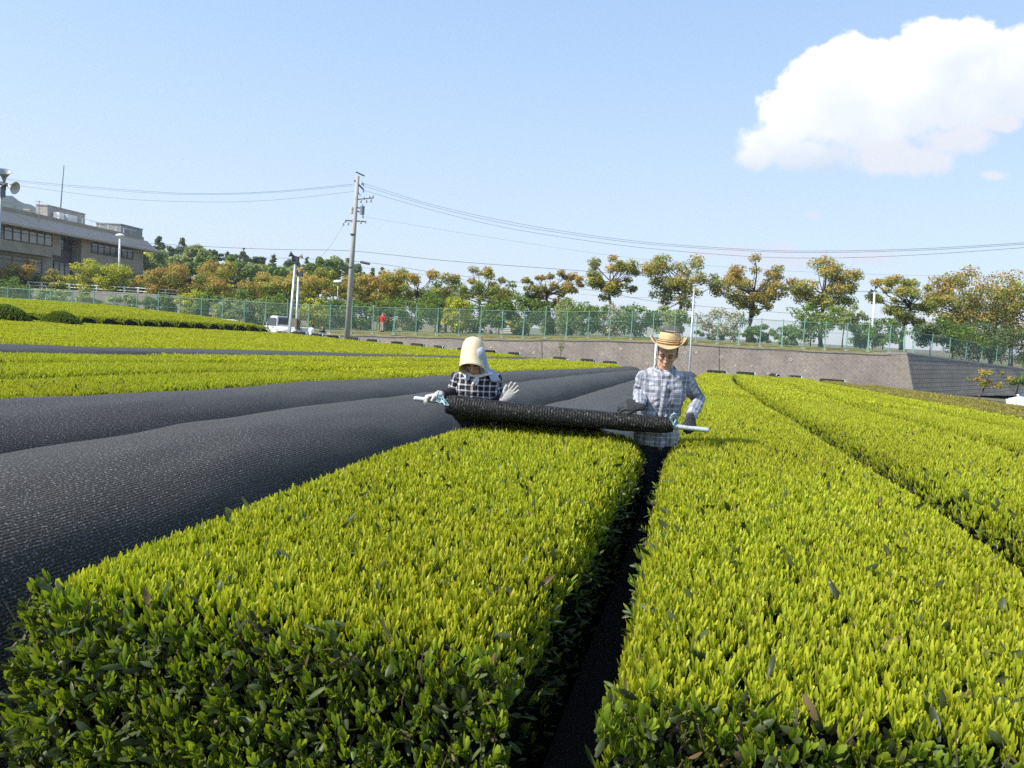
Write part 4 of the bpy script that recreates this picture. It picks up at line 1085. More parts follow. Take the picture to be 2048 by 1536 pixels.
b = MB(); c = at(724.5, 421, D0); b.lathe([(.01, .33), (.17, .33), (.19, .28), (.175, .24), (.17, -.3), (.01, -.33)], c, 14); b.tube([c + UP * .33, c + UP * .47], .05, 6); b.build('transformer', pmat('blue grey transformer', (.20, .24, .28), .5), up_, smooth=False)
b = MB(); c = at(704, 421, D0); b.lathe([(.01, .26), (.12, .26), (.13, -.22), (.01, -.26)], c, 12); b.build('switch_box', M_PORC, up_)
b = MB(); c = at(706, 469, D0); b.lathe([(.19, -.05), (.21, -.05), (.21, .05), (.19, .05)], c, 14); c = at(702, 535, D0); b.lathe([(.2, -.04), (.22, -.04), (.22, .04), (.2, .04)], c, 14); b.build('clamp_band', M_DARK, up_)

def horn(parent, p, dirv, size, mat_, body):
    d = np.asarray(dirv, float); d /= np.linalg.norm(d); x, y, z = frame_of(d, UP); Rm = np.stack([x, y, z], 1)
    prof = [(.06, -.55), (.10, -.5), (.10, -.35), (.07, -.3), (.09, -.15), (.16, .1), (.27, .3), (.40, .42), (.44, .44), (.42, .45), (.36, .38), (.2, .12), (.08, 0.0), (.01, 0)]
    MB().lathe([(a * size, q * size) for a, q in prof], p, 20, R=Rm).build('horn', mat_, parent, smooth=True)
    MB().tube([p + d * size * -.75, p + d * size * -.33], [.11 * size, .12 * size], 10).build('driver', body, parent)
M_HORN = pmat('grey green horn', (.33, .36, .33), .5, var=.1); M_HORN2 = pmat('pale horn', (.58, .58, .54), .5, var=.08)
dL = 27.0; sp = at(3, 378, dL); bs = at(-16, 640, dL); bs[2] = float(ground_z(bs[0], bs[1]))
lp = thing('loudspeaker_pole', 'pole with grey horn loudspeakers cut off by the left edge of the photo', 'loudspeaker', bs)
MB().tube([bs - UP * .3, sp + UP * .1], [.06, .045], 10).build('post', M_GALV, lp, smooth=True)
b = MB(); b.box(at(2.5, 384, dL), (.16, .2, .34)); b.box(at(4, 368, dL), (.4, .1, .08)); b.build('bracket', pmat('blue grey bracket', (.16, .18, .26), .5), lp)
horn(lp, at(8, 356, dL), RIGHT * .28 + UP * .9 - FWD * .45, .56, M_HORN, M_DARK); horn(lp, at(19, 372, dL), RIGHT * .95 - UP * .28 - FWD * .1, .50, M_HORN2, M_DARK); horn(lp, at(-6, 362, dL), -RIGHT * .8 + UP * .35 + FWD * .2, .5, M_HORN2, M_DARK)
d2 = 61.0; bs = at(578, 668, d2); bs[2] = float(ground_z(bs[0], bs[1]))
lp = thing('loudspeaker_pole', 'grey pole topped by horn loudspeakers beside the white truck', 'loudspeaker', bs)
MB().tube([bs - UP * .3, at(578, 668, d2), at(591, 525, d2)], [.13, .12, .10], 10).build('post', M_GALV, lp, smooth=True)
b = MB(); b.box(at(591, 520, d2), (.5, .3, .5)); b.build('bracket', M_DARK, lp)
horn(lp, at(586, 511, d2), -RIGHT * .8 + UP * .35 - FWD * .35, .62, pmat('dark grey horn', (.14, .15, .15), .5), M_DARK); horn(lp, at(599, 513, d2), RIGHT * .85 + UP * .25 + FWD * .2, .55, M_HORN, M_DARK)
d3 = 63.5; bs = at(591, 668, d3); bs[2] = float(ground_z(bs[0], bs[1]))
lp = thing('service_pole', 'second grey pole with meter boxes standing just right of the loudspeaker pole by the truck', 'pole', bs)
MB().tube([bs - UP * .3, at(592, 668, d3), at(598, 541, d3)], [.12, .11, .09], 10).build('post', M_GALV, lp, smooth=True)
b = MB(); b.box(at(601, 549, d3), (.35, .25, .35)); b.box(at(600, 566, d3), (.3, .22, .3)); b.box(at(594, 545, d3), (.2, .2, .4)); b.build('junction_box', M_DARK, lp)
b = MB(); b.box(at(589, 645, d3), (.6, .4, .65)); b.box(at(597, 650, d3), (.22, .25, 1.0)); b.build('meter_box', pmat('rust grey cabinet', (.20, .17, .13), .7, var=.3), lp)
MB().tube([at(600, 640, d3), at(604, 648, d3), at(604, 668, d3)], .035, 6).build('conduit', M_GALV, lp)
def lamp(px, y0, y1, pxt, d, label, head, r=.07, bz=None):
    bs = at(px, y1, d); g = H + terrace_z(px, d) if d > 69 else float(ground_z(bs[0], bs[1])); bs[2] = g if bz is None else bz
    t = thing('street_lamp', label, 'street lamp', bs); MB().tube([bs - UP * .2, at(px, y1, d), at(pxt, y0, d)], [r * 1.15, r, r * .8], 10).build('post', M_GALV if head != 'w' else M_WHITE, t, smooth=True)
    h_ = at(pxt, y0, d)
    if head == 'w': MB().ico(h_ + UP * .12, (.55, .35, .22)).build('lamp_head', M_WHITE, t, smooth=True)
    else: MB().box(h_ + UP * .06 + RIGHT * .12, (.55, .25, .10), taper=.8).build('lamp_head', M_GALV, t)
    return t
lamp(236, 590, 590, 240, 92, 'white street lamp standing before the large building', 'w')  if False else lamp(236, 473, 592, 240, 92, 'white street lamp standing before the large building', 'w', .13)
lamp(1379, 571, 738, 1389, 56, 'thin grey lamp post standing behind the left shoulder of the man', 'b', .075)
lamp(675, 566, 600, 676, 88, 'tiny white lamp among the trees left of the utility pole', 'w', .05); lamp(756, 572, 600, 757, 88, 'tiny white lamp among the trees right of the utility pole', 'w', .05)
bs = at(1310, 738, 50); bs[2] = float(ground_z(bs[0], bs[1])); wp_ = thing('white_post', 'short thick white post rising behind the right shoulder of the man', 'post', bs)
MB().tube([bs - UP * .2, at(1309.5, 735, 50), at(1312, 688, 50)], [.065, .062, .06], 12).build('post', M_WHITE, wp_, smooth=True); MB().ico(at(1312, 687, 50), (.08, .08, .05)).build('cap', M_GALV, wp_, smooth=True)
bs = at(1744, 695, 76); bs[2] = H + terrace_z(1744, 76); lp = thing('loudspeaker_pole', 'white pole with small dark loudspeakers left of the right corner trees', 'loudspeaker', bs)
MB().tube([bs - UP * .2, at(1744, 695, 76), at(1749, 583, 76)], [.13, .12, .09], 10).build('post', M_WHITE, lp, smooth=True)
horn(lp, at(1746, 582, 76), -RIGHT * .8 + FWD * .3, .5, M_DARK, M_DARK); horn(lp, at(1751, 577, 76), RIGHT * .3 + UP * .8, .45, M_DARK, M_DARK)

# ------------------------------------------------------------------ wires
M_WIRE = pmat('cable', (.07, .075, .09), .6)
def wire(label, pts, r=.018, dl=None):
    r = r * .6
    P_ = [at(*p) for p in pts]; out_ = []
    P_ = [2 * P_[0] - P_[1]] + P_ + [2 * P_[-1] - P_[-2]]
    for i in range(1, len(P_) - 2):
        for t in np.linspace(0, 1, 10, endpoint=False):
            a_, b_, c_, d_ = P_[i - 1:i + 3]; out_.append(.5 * ((2 * b_) + (-a_ + c_) * t + (2 * a_ - 5 * b_ + 4 * c_ - d_) * t * t + (-a_ + 3 * b_ - 3 * c_ + d_) * t ** 3))
    out_.append(P_[-2]); o = MB().tube(out_, r, 5).build('power_line', M_WIRE); tag(o, label, 'cable', 'overhead wires'); return o
wire('uppermost overhead wire left of the utility pole', [(-60, 343, 66), (40, 361, 65), (300, 383, 63), (430, 387, 62), (560, 382, 61), (709, 368, 60)])
wire('second overhead wire left of the utility pole, just under the uppermost', [(-60, 345, 66.5), (40, 364, 65.5), (300, 386, 63.5), (430, 389, 62.5), (560, 384, 61.5), (710, 371, 60.2)], .014)
wire('third sagging overhead wire left of the utility pole', [(-60, 358, 66), (30, 370, 65), (240, 397, 63), (430, 404, 62), (560, 399, 61), (708, 383, 60)], .016)
wire('uppermost overhead wire right of the utility pole', [(728, 367, 60), (860, 408, 57), (1000, 440, 54), (1150, 466, 52), (1300, 485, 50), (1500, 499, 47), (1640, 502, 45), (1850, 497, 42), (2120, 481, 39)])
wire('second overhead wire right of the utility pole, close below the uppermost', [(728, 372, 60.3), (860, 412, 57.3), (1000, 445, 54.3), (1150, 470, 52.3), (1300, 488.5, 50.3), (1500, 502, 47.3), (1640, 505, 45.3), (1850, 500, 42.3), (2120, 484, 39.3)])
wire('third overhead wire right of the utility pole, lowest of the upper bundle', [(728, 381, 60), (860, 419, 57), (1000, 453, 54), (1150, 478, 52), (1300, 497, 50), (1500, 513, 47), (1660, 516, 45), (1850, 509, 42), (2120, 490, 39)])
wire('faint thin wire running right at transformer height', [(731, 434, 60), (1000, 478, 58), (1300, 520, 56), (1640, 545, 54), (2120, 556, 52)], .010)
wire('thick straight cable passing the utility pole above the treetops', [(280, 486, 64), (430, 494, 62), (560, 499, 61), (704, 502, 60), (900, 522, 59), (1180, 543, 58), (1480, 568, 58), (1700, 582, 60), (1900, 588, 64)], .026)
wire('lower cable with a dark splice case crossing before the treetops', [(200, 497, 64), (420, 512, 62), (702, 522, 60), (900, 549, 59), (1180, 580, 58), (1320, 604, 58), (1560, 625, 60), (1800, 640, 66)], .022)
wire('thin wire before the treetops, just under the cable with the splice case', [(150, 528, 66), (420, 531, 63), (702, 534, 60.2), (900, 556, 60), (1180, 590, 60), (1320, 596, 61)], .012)
wire('slanting stay wire running down left from the crossarm of the utility pole', [(688, 448, 60), (662, 490, 63), (640, 516, 66)], .012)
wire('thin wire hanging before the facade of the large building', [(-40, 398, 70), (60, 444, 72), (150, 497, 74), (290, 515, 78)], .014)
wire('pale lower wire before the facade of the large building', [(-40, 470, 70), (150, 478, 72), (300, 492, 76), (420, 505, 78)], .014)
MB().tube([at(722, 524, 59.9), at(738, 527.5, 59.8)], [.10, .10], 8, round_cap=True).build('splice', M_DARK)
sp_o = bpy.data.objects['splice']; sp_o.name = 'splice_case'; tag(sp_o, 'dark splice case hanging on the lower cable right of the utility pole', 'cable box')

# ------------------------------------------------------------------ vehicles
M_CARW = pmat('white car paint', (.80, .80, .79), .25, var=.03, coat=.5); M_TYRE = pmat('tyre rubber', (.02, .02, .02), .85); M_RIM = pmat('wheel rim', (.45, .45, .46), .35, .6)
M_WIN = pmat('car window', (.06, .075, .08), .06, var=.2, spec=.9); M_BLK = pmat('black trim', (.02, .02, .022), .6); M_LAMP = pmat('clear lamp', (.6, .6, .58), .15); M_RED = pmat('red lamp', (.35, .02, .02), .2)
def prism(b, prof, y0, y1, m=0, inset=None):
    n = len(prof); ins_ = inset or [0] * n
    V = [(x, y0 + i_, z) for (x, z), i_ in zip(prof, ins_)] + [(x, y1 - i_, z) for (x, z), i_ in zip(prof, ins_)]
    b.add(V, [tuple(range(n))[::-1], tuple(range(n, 2 * n))] + [(i, (i + 1) % n, n + (i + 1) % n, n + i) for i in range(n)], m)
def bevel(o, w=.03, seg=2):
    import bmesh
    bm = bmesh.new(); bm.from_mesh(o.data); bmesh.ops.recalc_face_normals(bm, faces=bm.faces)
    bmesh.ops.bevel(bm, geom=[e for e in bm.edges if e.is_manifold and e.calc_face_angle(0) > .35], offset=w, segments=seg, affect='EDGES', clamp_overlap=True)
    bm.to_mesh(o.data); bm.free(); return o
def wheel(par, x, y, r=.28, w=.18):
    Ry = np.array([[1, 0, 0], [0, 0, 1], [0, -1, 0]], float)
    t = MB().lathe([(r * .62, -w / 2), (r * .95, -w / 2), (r, -w * .35), (r, w * .35), (r * .95, w / 2), (r * .62, w / 2)], (x, y, r), 20, R=Ry).build('wheel', M_TYRE, par, world=False, smooth=True)
    MB().lathe([(.01, -w * .42), (r * .35, -w * .45), (r * .62, -w * .35), (r * .62, w * .35), (r * .35, w * .45), (.01, w * .42)], (x, y, r), 16, R=Ry).build('rim', M_RIM, t, world=False)
def pane(par, pts, name='window', off=(0, 0, 0), mat_=None):
    MB().add(np.array(pts, float) + np.array(off), [tuple(range(len(pts)))]).build(name, mat_ or M_WIN, par, world=False)
# small flatbed truck
td = 65.5; c = at(577, 660, td); zb = at(558, 632, td)[2] - 1.86
tr = thing('flatbed_truck', 'white flatbed truck parked at the end of the rows, cab to the left', 'truck', (c[0], c[1], zb), YAW + math.pi - .42)
b = MB(); prism(b, [(1.98, .42), (2.0, .72), (1.93, 1.02), (1.62, 1.42), (1.42, 1.78), (1.30, 1.86), (.62, 1.86), (.58, .42)], -.78, .78, inset=[0, 0, .01, .04, .09, .13, .13, 0]); bevel(b.build('cab', M_CARW, tr, world=False), .05)
pane(tr, [(1.945, -.66, 1.06), (1.945, .66, 1.06), (1.47, .60, 1.74), (1.47, -.60, 1.74)], 'windscreen', (.028, 0, .01))
for s_ in (-1, 1):
    pane(tr, [(1.74, s_ * .795, 1.08), (.74, s_ * .795, 1.08), (.74, s_ * .72, 1.70), (1.42, s_ * .72, 1.70)])
    MB().box((1.72, s_ * .93, 1.12), (.06, .14, .22)).build('mirror', M_BLK, tr, world=False)
    MB().box((2.0, s_ * .6, .66), (.04, .26, .16)).build('headlight', M_LAMP, tr, world=False)
    MB().box((-2.05, s_ * .62, .58), (.03, .2, .12)).build('tail_light', M_RED, tr, world=False)
    MB().box((1.05, s_ * .805, .95), (.16, .03, .03)).build('door_handle', M_BLK, tr, world=False)
pane(tr, [(.57, -.58, 1.15), (.57, .58, 1.15), (.57, .55, 1.70), (.57, -.55, 1.70)], 'rear_window', (-.02, 0, 0))
b = MB(); b.box((-.73, 0, .66), (2.6, 1.52, .10)); b.box((-.73, 0, .5), (2.5, .7, .2)); b.build('load_bed', M_CARW, tr, world=False)
for s_ in (-1, 1): bevel(MB().box((-.73, s_ * .76, .86), (2.62, .04, .30)).build('side_gate', M_CARW, tr, world=False), .012, 1)
bevel(MB().box((-2.03, 0, .86), (.04, 1.5, .30)).build('tail_gate', M_CARW, tr, world=False), .012, 1)
b = MB(); b.tube([(.5, -.7, .7), (.5, -.7, 1.75), (.5, .7, 1.75), (.5, .7, .7)], .025, 6); b.tube([(.5, -.7, 1.3), (.5, .7, 1.3)], .02, 6); b.build('cargo_guard', M_BLK, tr, world=False)
for x in (1.25, -1.25):
    for y in (-.68, .68): wheel(tr, x, y)
def car(label, loc, rz):
    t = thing('parked_car', label, 'car', loc, rz)
    b = MB(); prism(b, [(2.05, .30), (2.1, .55), (1.98, .78), (1.15, .93), (.2, .96), (-1.6, .98), (-2.0, .92), (-2.08, .6), (-2.05, .30)], -.83, .83, inset=[.08, .04, .06, .03, .02, .02, .06, .05, .08]); body = bevel(b.build('body', M_CARW, t, world=False), .06, 2)
    b = MB(); prism(b, [(1.22, .90), (.42, 1.38), (.2, 1.45), (-1.1, 1.46), (-1.55, 1.36), (-1.95, .92)], -.76, .76, inset=[0, .12, .14, .14, .12, .02]); bevel(b.build('cabin', M_CARW, t, world=False), .05, 2)
    pane(t, [(1.17, -.64, .97), (1.17, .64, .97), (.46, .54, 1.38), (.46, -.54, 1.38)], 'windscreen', (.03, 0, .03)); pane(t, [(-1.93, -.6, .98), (-1.93, .6, .98), (-1.60, .52, 1.33), (-1.60, -.52, 1.33)], 'rear_window', (-.03, 0, .02))
    for s_ in (-1, 1):
        pane(t, [(1.0, s_ * .765, .99), (.02, s_ * .765, .99), (.02, s_ * .655, 1.38), (.42, s_ * .655, 1.37)], 'window', (0, s_ * .012, 0)); pane(t, [(-.06, s_ * .765, .99), (-1.4, s_ * .765, 1.0), (-1.28, s_ * .655, 1.36), (-.06, s_ * .655, 1.38)], 'window', (0, s_ * .012, 0))
        MB().ico((.95, s_ * .92, 1.0), (.08, .1, .07), seg=10).build('mirror', M_CARW, t, world=False, smooth=True); MB().box((2.03, s_ * .6, .68), (.12, .36, .13)).build('headlight', M_LAMP, t, world=False); MB().box((-2.04, s_ * .62, .78), (.1, .26, .16)).build('tail_light', M_RED, t, world=False)
        for x in (1.3, -1.3): wheel(t, x, s_ * .72, .30, .19)
    return t
q = at(436, 642, 66); car('white car of which only the roof shows above the dark row ends', (q[0], q[1], at(436, 637, 66)[2] - 1.46), YAW + math.pi - .15)
q = at(2083, 790, 52); car('white car parked at the right edge before the shaded wall', (q[0], q[1], at(2040, 778, 52)[2] - 1.46), YAW + math.pi + .25)
pl_ = PT(1122, 64, 0); pl_[2] = float(ground_z(pl_[0], pl_[1])); tq = at(1122, 692, 64)
yt = thing('young_tree', 'thin staked sapling before the wall, left of the man', 'tree', pl_); MB().tube([pl_, at(1121, 715, 64), at(1122, 690, 64)], [.04, .03, .012], 6).build('trunk', M_BARK, yt)
r = np.random.default_rng(3); n = 90; Pq = at(1122, 694, 64) + r.normal(0, 1, (n, 3)) * [.16, .16, .3]; Bm = basis(r.normal(0, 1, (n, 3)), r.uniform(0, 6, n))
Vq = np.einsum('nij,kj->nki', Bm, np.array([(-.5, 0, 0), (0, -.33, 0), (.5, 0, 0), (0, .33, 0)]) * .14) + Pq[:, None]
quads_mesh('crown', Vq.reshape(-1, 3), np.arange(n * 4).reshape(-1, 4), M_LEAFT, np.tile([[.2, .22, .05]], (n * 4, 1)), yt, False)
# ------------------------------------------------------------------ people
def fuse(tubes, voxel, smooth=3, seg=14):
    """closed tubes grown together into one continuous surface"""
    V = []; Fc = []; n = 0
    for t in tubes:
        if 'ell' in t:
            b = MB().ico(t['c'], t['ell'], seg=16, R=t.get('R')); v = np.concatenate(b.v); f = b.f
        elif 'raw' in t: v, f = t['raw']
        else: v, f = tube_geo(t['p'], t['r'], seg, True, t.get('up', (0, 0, 1)), t.get('rc', True))
        V.append(v); Fc += [tuple(i + n for i in q) for q in f]; n += len(v)
    me = bpy.data.meshes.new('tmp'); me.from_pydata(np.concatenate(V).tolist(), [], Fc); me.update()
    import bmesh
    bm = bmesh.new(); bm.from_mesh(me); bmesh.ops.recalc_face_normals(bm, faces=bm.faces); bm.to_mesh(me); bm.free()
    o = bpy.data.objects.new('tmp', me); COL.objects.link(o)
    m = o.modifiers.new('r', 'REMESH'); m.mode = 'VOXEL'; m.voxel_size = voxel; m.use_smooth_shade = True
    if smooth: s_ = o.modifiers.new('s', 'SMOOTH'); s_.factor = .5; s_.iterations = smooth
    dg = bpy.context.evaluated_depsgraph_get(); dg.update()
    out_ = bpy.data.meshes.new_from_object(o.evaluated_get(dg)); bpy.data.objects.remove(o); bpy.data.meshes.remove(me)
    out_.polygons.foreach_set('use_smooth', [True] * len(out_.polygons))
    return out_

def mverts(me):
    v = np.zeros(len(me.vertices) * 3); me.vertices.foreach_get('co', v); return v.reshape(-1, 3)

def put(me, name, mats, parent):
    me.name = name; me.materials.clear()
    for m in (mats if isinstance(mats, (list, tuple)) else [mats]): me.materials.append(m)
    return link(name, me, parent)

A3 = lambda *p: np.array(p, float)
UPY = (0, 1, 0.02)
def hand_tubes(w, d, n, t, curl=(.25, .3, .25), spread=.10, size=1.0, thumb=.6, fat=1.0, wrist_from=None, tcurl=.4):
    """palm, four unequal fingers curling towards the palm normal n, thumb leaving the palm side t"""
    d = np.asarray(d, float); d /= np.linalg.norm(d); n = np.asarray(n, float); n = n - d * n.dot(d); n /= np.linalg.norm(n)
    t = np.asarray(t, float); s_ = np.cross(d, n); s_ = s_ if s_.dot(t) > 0 else -s_; k = size; T = []
    w = np.asarray(w, float); pc = w + d * .048 * k
    T.append(dict(p=[w - d * .012 * k, w + d * .02 * k, w + d * .06 * k, w + d * .088 * k], r=[(.027 * k * fat, .018 * k * fat), (.034 * k * fat, .0165 * k * fat), (.041 * k * fat, .0145 * k * fat), (.039 * k * fat, .012 * k * fat)], up=n))
    for i, (off, ln, r0) in enumerate([(.030, .072, .0088), (.0105, .082, .0092), (-.0095, .076, .0088), (-.029, .060, .0078)]):
        a = spread * (1.5 - i) * .66; q = d * math.cos(a) + s_ * math.sin(a); p = w + d * (.088 - (.006 if i in (0, 3) else 0)) * k + s_ * off * k; P_ = [p - q * .014 * k, p]; ang = 0
        c_ = curl[i] if isinstance(curl[0], (tuple, list)) else curl
        for sg, cu in zip((.45, .30, .25), c_):
            ang += cu; p = p + (q * math.cos(ang) + n * math.sin(ang)) * ln * sg * k; P_.append(p)
        T.append(dict(p=P_, r=[r0 * k * fat * f for f in (1.0, 1.05, .98, .9, .74)], up=s_))
    p = w + d * .022 * k + s_ * .026 * k; q = d * math.cos(thumb) + s_ * math.sin(thumb) + n * .15; q /= np.linalg.norm(q)
    p1 = p + q * .036 * k; q2 = q + n * tcurl * .5 + d * .2; q2 /= np.linalg.norm(q2); p2 = p1 + q2 * .028 * k; q3 = q2 + n * tcurl * .5 + d * .2; q3 /= np.linalg.norm(q3); p3 = p2 + q3 * .022 * k
    T.append(dict(p=[p - q * .012 * k, p, p1, p2, p3], r=[.013 * k * fat, .0135 * k * fat, .011 * k * fat, .0098 * k * fat, .0078 * k * fat], up=n))
    return T

def head_rows():
    return [(0.0, .026, .026, -.052), (.012, .038, .042, -.042), (.035, .050, .064, -.020), (.06, .0575, .080, -.006), (.09, .064, .090, .0), (.12, .069, .094, .002), (.15, .073, .096, .006), (.18, .071, .094, .009), (.205, .058, .078, .012), (.225, .038, .050, .014), (.236, .014, .02, .014)]
def head_tubes(Rh, o, k=1.0):
    """skull, jaw, nose, brow, cheeks, lips and ears in the head frame (face towards -y)"""
    g = lambda p: Rh @ (np.asarray(p, float) * k - A3(0, .02, .06) * k) + o
    rows = head_rows(); a = np.linspace(0, 2 * math.pi, 20, endpoint=False)
    V = np.array([g((rx * math.cos(t), yc + ry * math.sin(t), z)) for z, rx, ry, yc in rows for t in a]); n = len(rows)
    Fc = [(i * 20 + j, i * 20 + (j + 1) % 20, (i + 1) * 20 + (j + 1) % 20, (i + 1) * 20 + j) for i in range(n - 1) for j in range(20)] + [tuple(range(19, -1, -1)), tuple((n - 1) * 20 + j for j in range(20))]
    T = [dict(raw=(V, Fc))]
    T.append(dict(p=[g((0, -.088, .132)), g((0, -.098, .108)), g((0, -.112, .084)), g((0, -.098, .074))], r=[.009 * k, .010 * k, .0135 * k, .010 * k]))
    for s_ in (-1, 1):
        T.append(dict(p=[g((s_ * .008, -.100, .080)), g((s_ * .016, -.094, .078))], r=[.009 * k, .007 * k]))
        T.append(dict(p=[g((s_ * .012, -.089, .137)), g((s_ * .036, -.084, .140)), g((s_ * .056, -.066, .132))], r=[.008 * k, .009 * k, .007 * k]))
        T.append(dict(p=[g((s_ * .038, -.074, .092)), g((s_ * .056, -.052, .094))], r=[.013 * k, .012 * k]))
        T.append(dict(ell=(.007 * k, .018 * k, .031 * k), c=g((s_ * .074, .012, .105)), R=Rh @ rotm('Z', s_ * .35)))
    T.append(dict(p=[g((-.022, -.080, .048)), g((0, -.092, .050)), g((.022, -.080, .048))], r=[.004 * k, .0065 * k, .004 * k]))
    T.append(dict(p=[g((-.020, -.079, .039)), g((0, -.089, .038)), g((.020, -.079, .039))], r=[.004 * k, .007 * k, .004 * k]))
    return T, g

def cloth_uv(V, segs):
    """fabric coordinates: flat over the trunk, running along and around each sleeve"""
    best = np.full(len(V), 1e9); uv = np.zeros((len(V), 2))
    for kind, pts, rad_ in segs:
        L0 = 0
        for a, b in zip(pts[:-1], pts[1:]):
            ab = b - a; ln_ = np.linalg.norm(ab); t = np.clip(((V - a) @ ab) / ln_ ** 2, 0, 1); q = V - (a + t[:, None] * ab); d = np.linalg.norm(q, axis=1) / rad_
            if kind == 'torso': cand = np.stack([V[:, 0] + .35 * np.sign(V[:, 0]) * np.abs(V[:, 1]) * .4, V[:, 2]], 1)
            else:
                x, y, _ = frame_of(ab, UPY); cand = np.stack([np.arctan2(q @ y, q @ x) * rad_, L0 + t * ln_], 1)
            m = d < best; best[m] = d[m]; uv[m] = cand[m]; L0 += ln_
    return uv

def wrinkle(me, amp, scale, seed, dirs=None):
    V = mverts(me); nr = np.zeros(len(V) * 3); me.vertices.foreach_get('normal', nr); nr = nr.reshape(-1, 3)
    d = np.array([mnoise.noise(Vector((p[0] * scale + seed, p[1] * scale, p[2] * scale * 1.7 + p[0] * scale * .8))) + .5 * mnoise.noise(Vector((p[0] * scale * 2.3 - p[2] * scale * 1.2, p[1] * scale * 2, p[2] * scale * 2.1 + seed))) for p in V])
    d = np.abs(d) ** .8 * np.sign(d)
    V = V + nr * (d * amp)[:, None]; me.vertices.foreach_set('co', V.ravel()); me.update()

def plaid_mat(name, fn):
    m, nt, out = new_mat(name); a = N(nt, 'Attribute', attribute_name='cloth'); sp = N(nt, 'SeparateXYZ'); L(nt, a.outputs['Vector'], sp.inputs[0])
    p = N(nt, 'BsdfPrincipled', i_Roughness=.9); p.inputs['Specular IOR Level'].default_value = .15; p.inputs['Sheen Weight'].default_value = .15
    def stripe(ax, per, c0, w):
        f = mth(nt, 'FRACT', mth(nt, 'ADD', mth(nt, 'DIVIDE', sp.outputs[ax], per), 50.0))
        dd = mth(nt, 'ABSOLUTE', mth(nt, 'SUBTRACT', f, c0)); q = nt.nodes.new('ShaderNodeMapRange'); L(nt, dd, q.inputs['Value']); q.inputs['From Min'].default_value = w / 2 + .02; q.inputs['From Max'].default_value = w / 2 - .01
        return q.outputs[0]
    col = fn(nt, stripe); nz = noise_tex(nt, coords(nt), 60, 3)
    L(nt, mixc(nt, mth(nt, 'MULTIPLY', nz, .25), col, (.0, .0, .0), 'MULTIPLY') if False else col, p.inputs['Base Color'])
    L(nt, bump(nt, noise_tex(nt, coords(nt), 220, 2), .25, .002), p.inputs['Normal']); L(nt, p.outputs[0], out.inputs[0]); return m
def man_plaid(nt, st):
    c = mixc(nt, st(0, .115, .5, .46), (.52, .52, .55), (.22, .232, .275)); c = mixc(nt, mth(nt, 'MULTIPLY', st(1, .115, .5, .50), .75), c, (.20, .215, .26))
    both = mth(nt, 'MULTIPLY', st(0, .115, .5, .46), st(1, .115, .5, .50)); c = mixc(nt, mth(nt, 'MULTIPLY', both, .7), c, (.13, .145, .19))
    for ax in (0, 1):
        c = mixc(nt, mth(nt, 'MULTIPLY', st(ax, .115, .5, .06), .5), c, (.60, .60, .62)); c = mixc(nt, mth(nt, 'MULTIPLY', st(ax, .115, .03, .05), .6), c, (.16, .17, .24)); c = mixc(nt, mth(nt, 'MULTIPLY', st(ax, .115, .84, .04), .45), c, (.20, .22, .30))
    return c
def woman_plaid(nt, st):
    c = (.020, .022, .034)
    a_, b_ = st(0, .047, .5, .24), st(1, .047, .5, .24)
    c = mixc(nt, mth(nt, 'MULTIPLY', a_, .55), c, (.62, .60, .60)); c = mixc(nt, mth(nt, 'MULTIPLY', b_, .55), c, (.62, .60, .60))
    c = mixc(nt, mth(nt, 'MULTIPLY', mth(nt, 'MULTIPLY', a_, b_), .9), c, (.74, .73, .73)); return c
def dark_plaid(nt, st):
    c = mixc(nt, mth(nt, 'MULTIPLY', st(1, .2, .5, .3), .8), (.02, .025, .035), (.35, .35, .36)); return c
M_SKIN = pmat('skin', (.50, .29, .19), .5, var=.08, vscale=9, bstr=.08, bscale=120); M_HAIR = pmat('black hair', (.012, .010, .009), .5, var=.3, bstr=.5, bscale=150)
M_PM = plaid_mat('pale blue grey plaid', man_plaid); M_PW = plaid_mat('navy and white check', woman_plaid); M_PD = plaid_mat('dark broad stripes', dark_plaid)
M_TROU = pmat('dark navy trousers', (.014, .016, .024), .9, var=.3, vscale=15); M_GLB = pmat('dark grey rubber glove', (.030, .031, .035), .75, var=.25, vscale=30, bstr=.3, bscale=120)
M_GLW = pmat('dusty white cotton glove', (.50, .47, .43), .9, var=.16, vscale=35, bstr=.4, bscale=200); M_SLEEVE = pmat('black arm cover', (.018, .014, .017), .85, var=.5, vscale=18)
M_BTN = pmat('white button', (.7, .7, .7), .4); M_LIP = pmat('lips', (.30, .13, .10), .5); M_EYE = pmat('dark eye', (.02, .014, .012), .3); M_SHOE = pmat('dark boot', (.02, .02, .02), .6)

def straw(name, base, dark, band=None):
    m, nt, out = new_mat(name); p = N(nt, 'BsdfPrincipled', i_Roughness=.65); v = coords(nt); sp = N(nt, 'SeparateXYZ'); a = N(nt, 'Attribute', attribute_name='cloth'); L(nt, a.outputs['Vector'], sp.inputs[0])
    w_ = mth(nt, 'ABSOLUTE', mth(nt, 'SINE', mth(nt, 'MULTIPLY', mth(nt, 'ADD', sp.outputs[1], mth(nt, 'MULTIPLY', noise_tex(nt, v, 30, 2), .003)), math.pi / .0085)))
    c = mixc(nt, ramp(nt, w_, [(.05, 0.0), (.5, 1.0)]), dark, base); c = mixc(nt, mth(nt, 'MULTIPLY', noise_tex(nt, v, 45, 4, .7), .5), c, dark)
    if band:
        for z0, z1, col in band:
            f = mth(nt, 'MULTIPLY', mth(nt, 'GREATER_THAN', sp.outputs[1], z0), mth(nt, 'LESS_THAN', sp.outputs[1], z1)); c = mixc(nt, f, c, col)
    L(nt, c, p.inputs['Base Color']); L(nt, bump(nt, w_, .6, .004), p.inputs['Normal']); L(nt, p.outputs[0], out.inputs[0]); return m

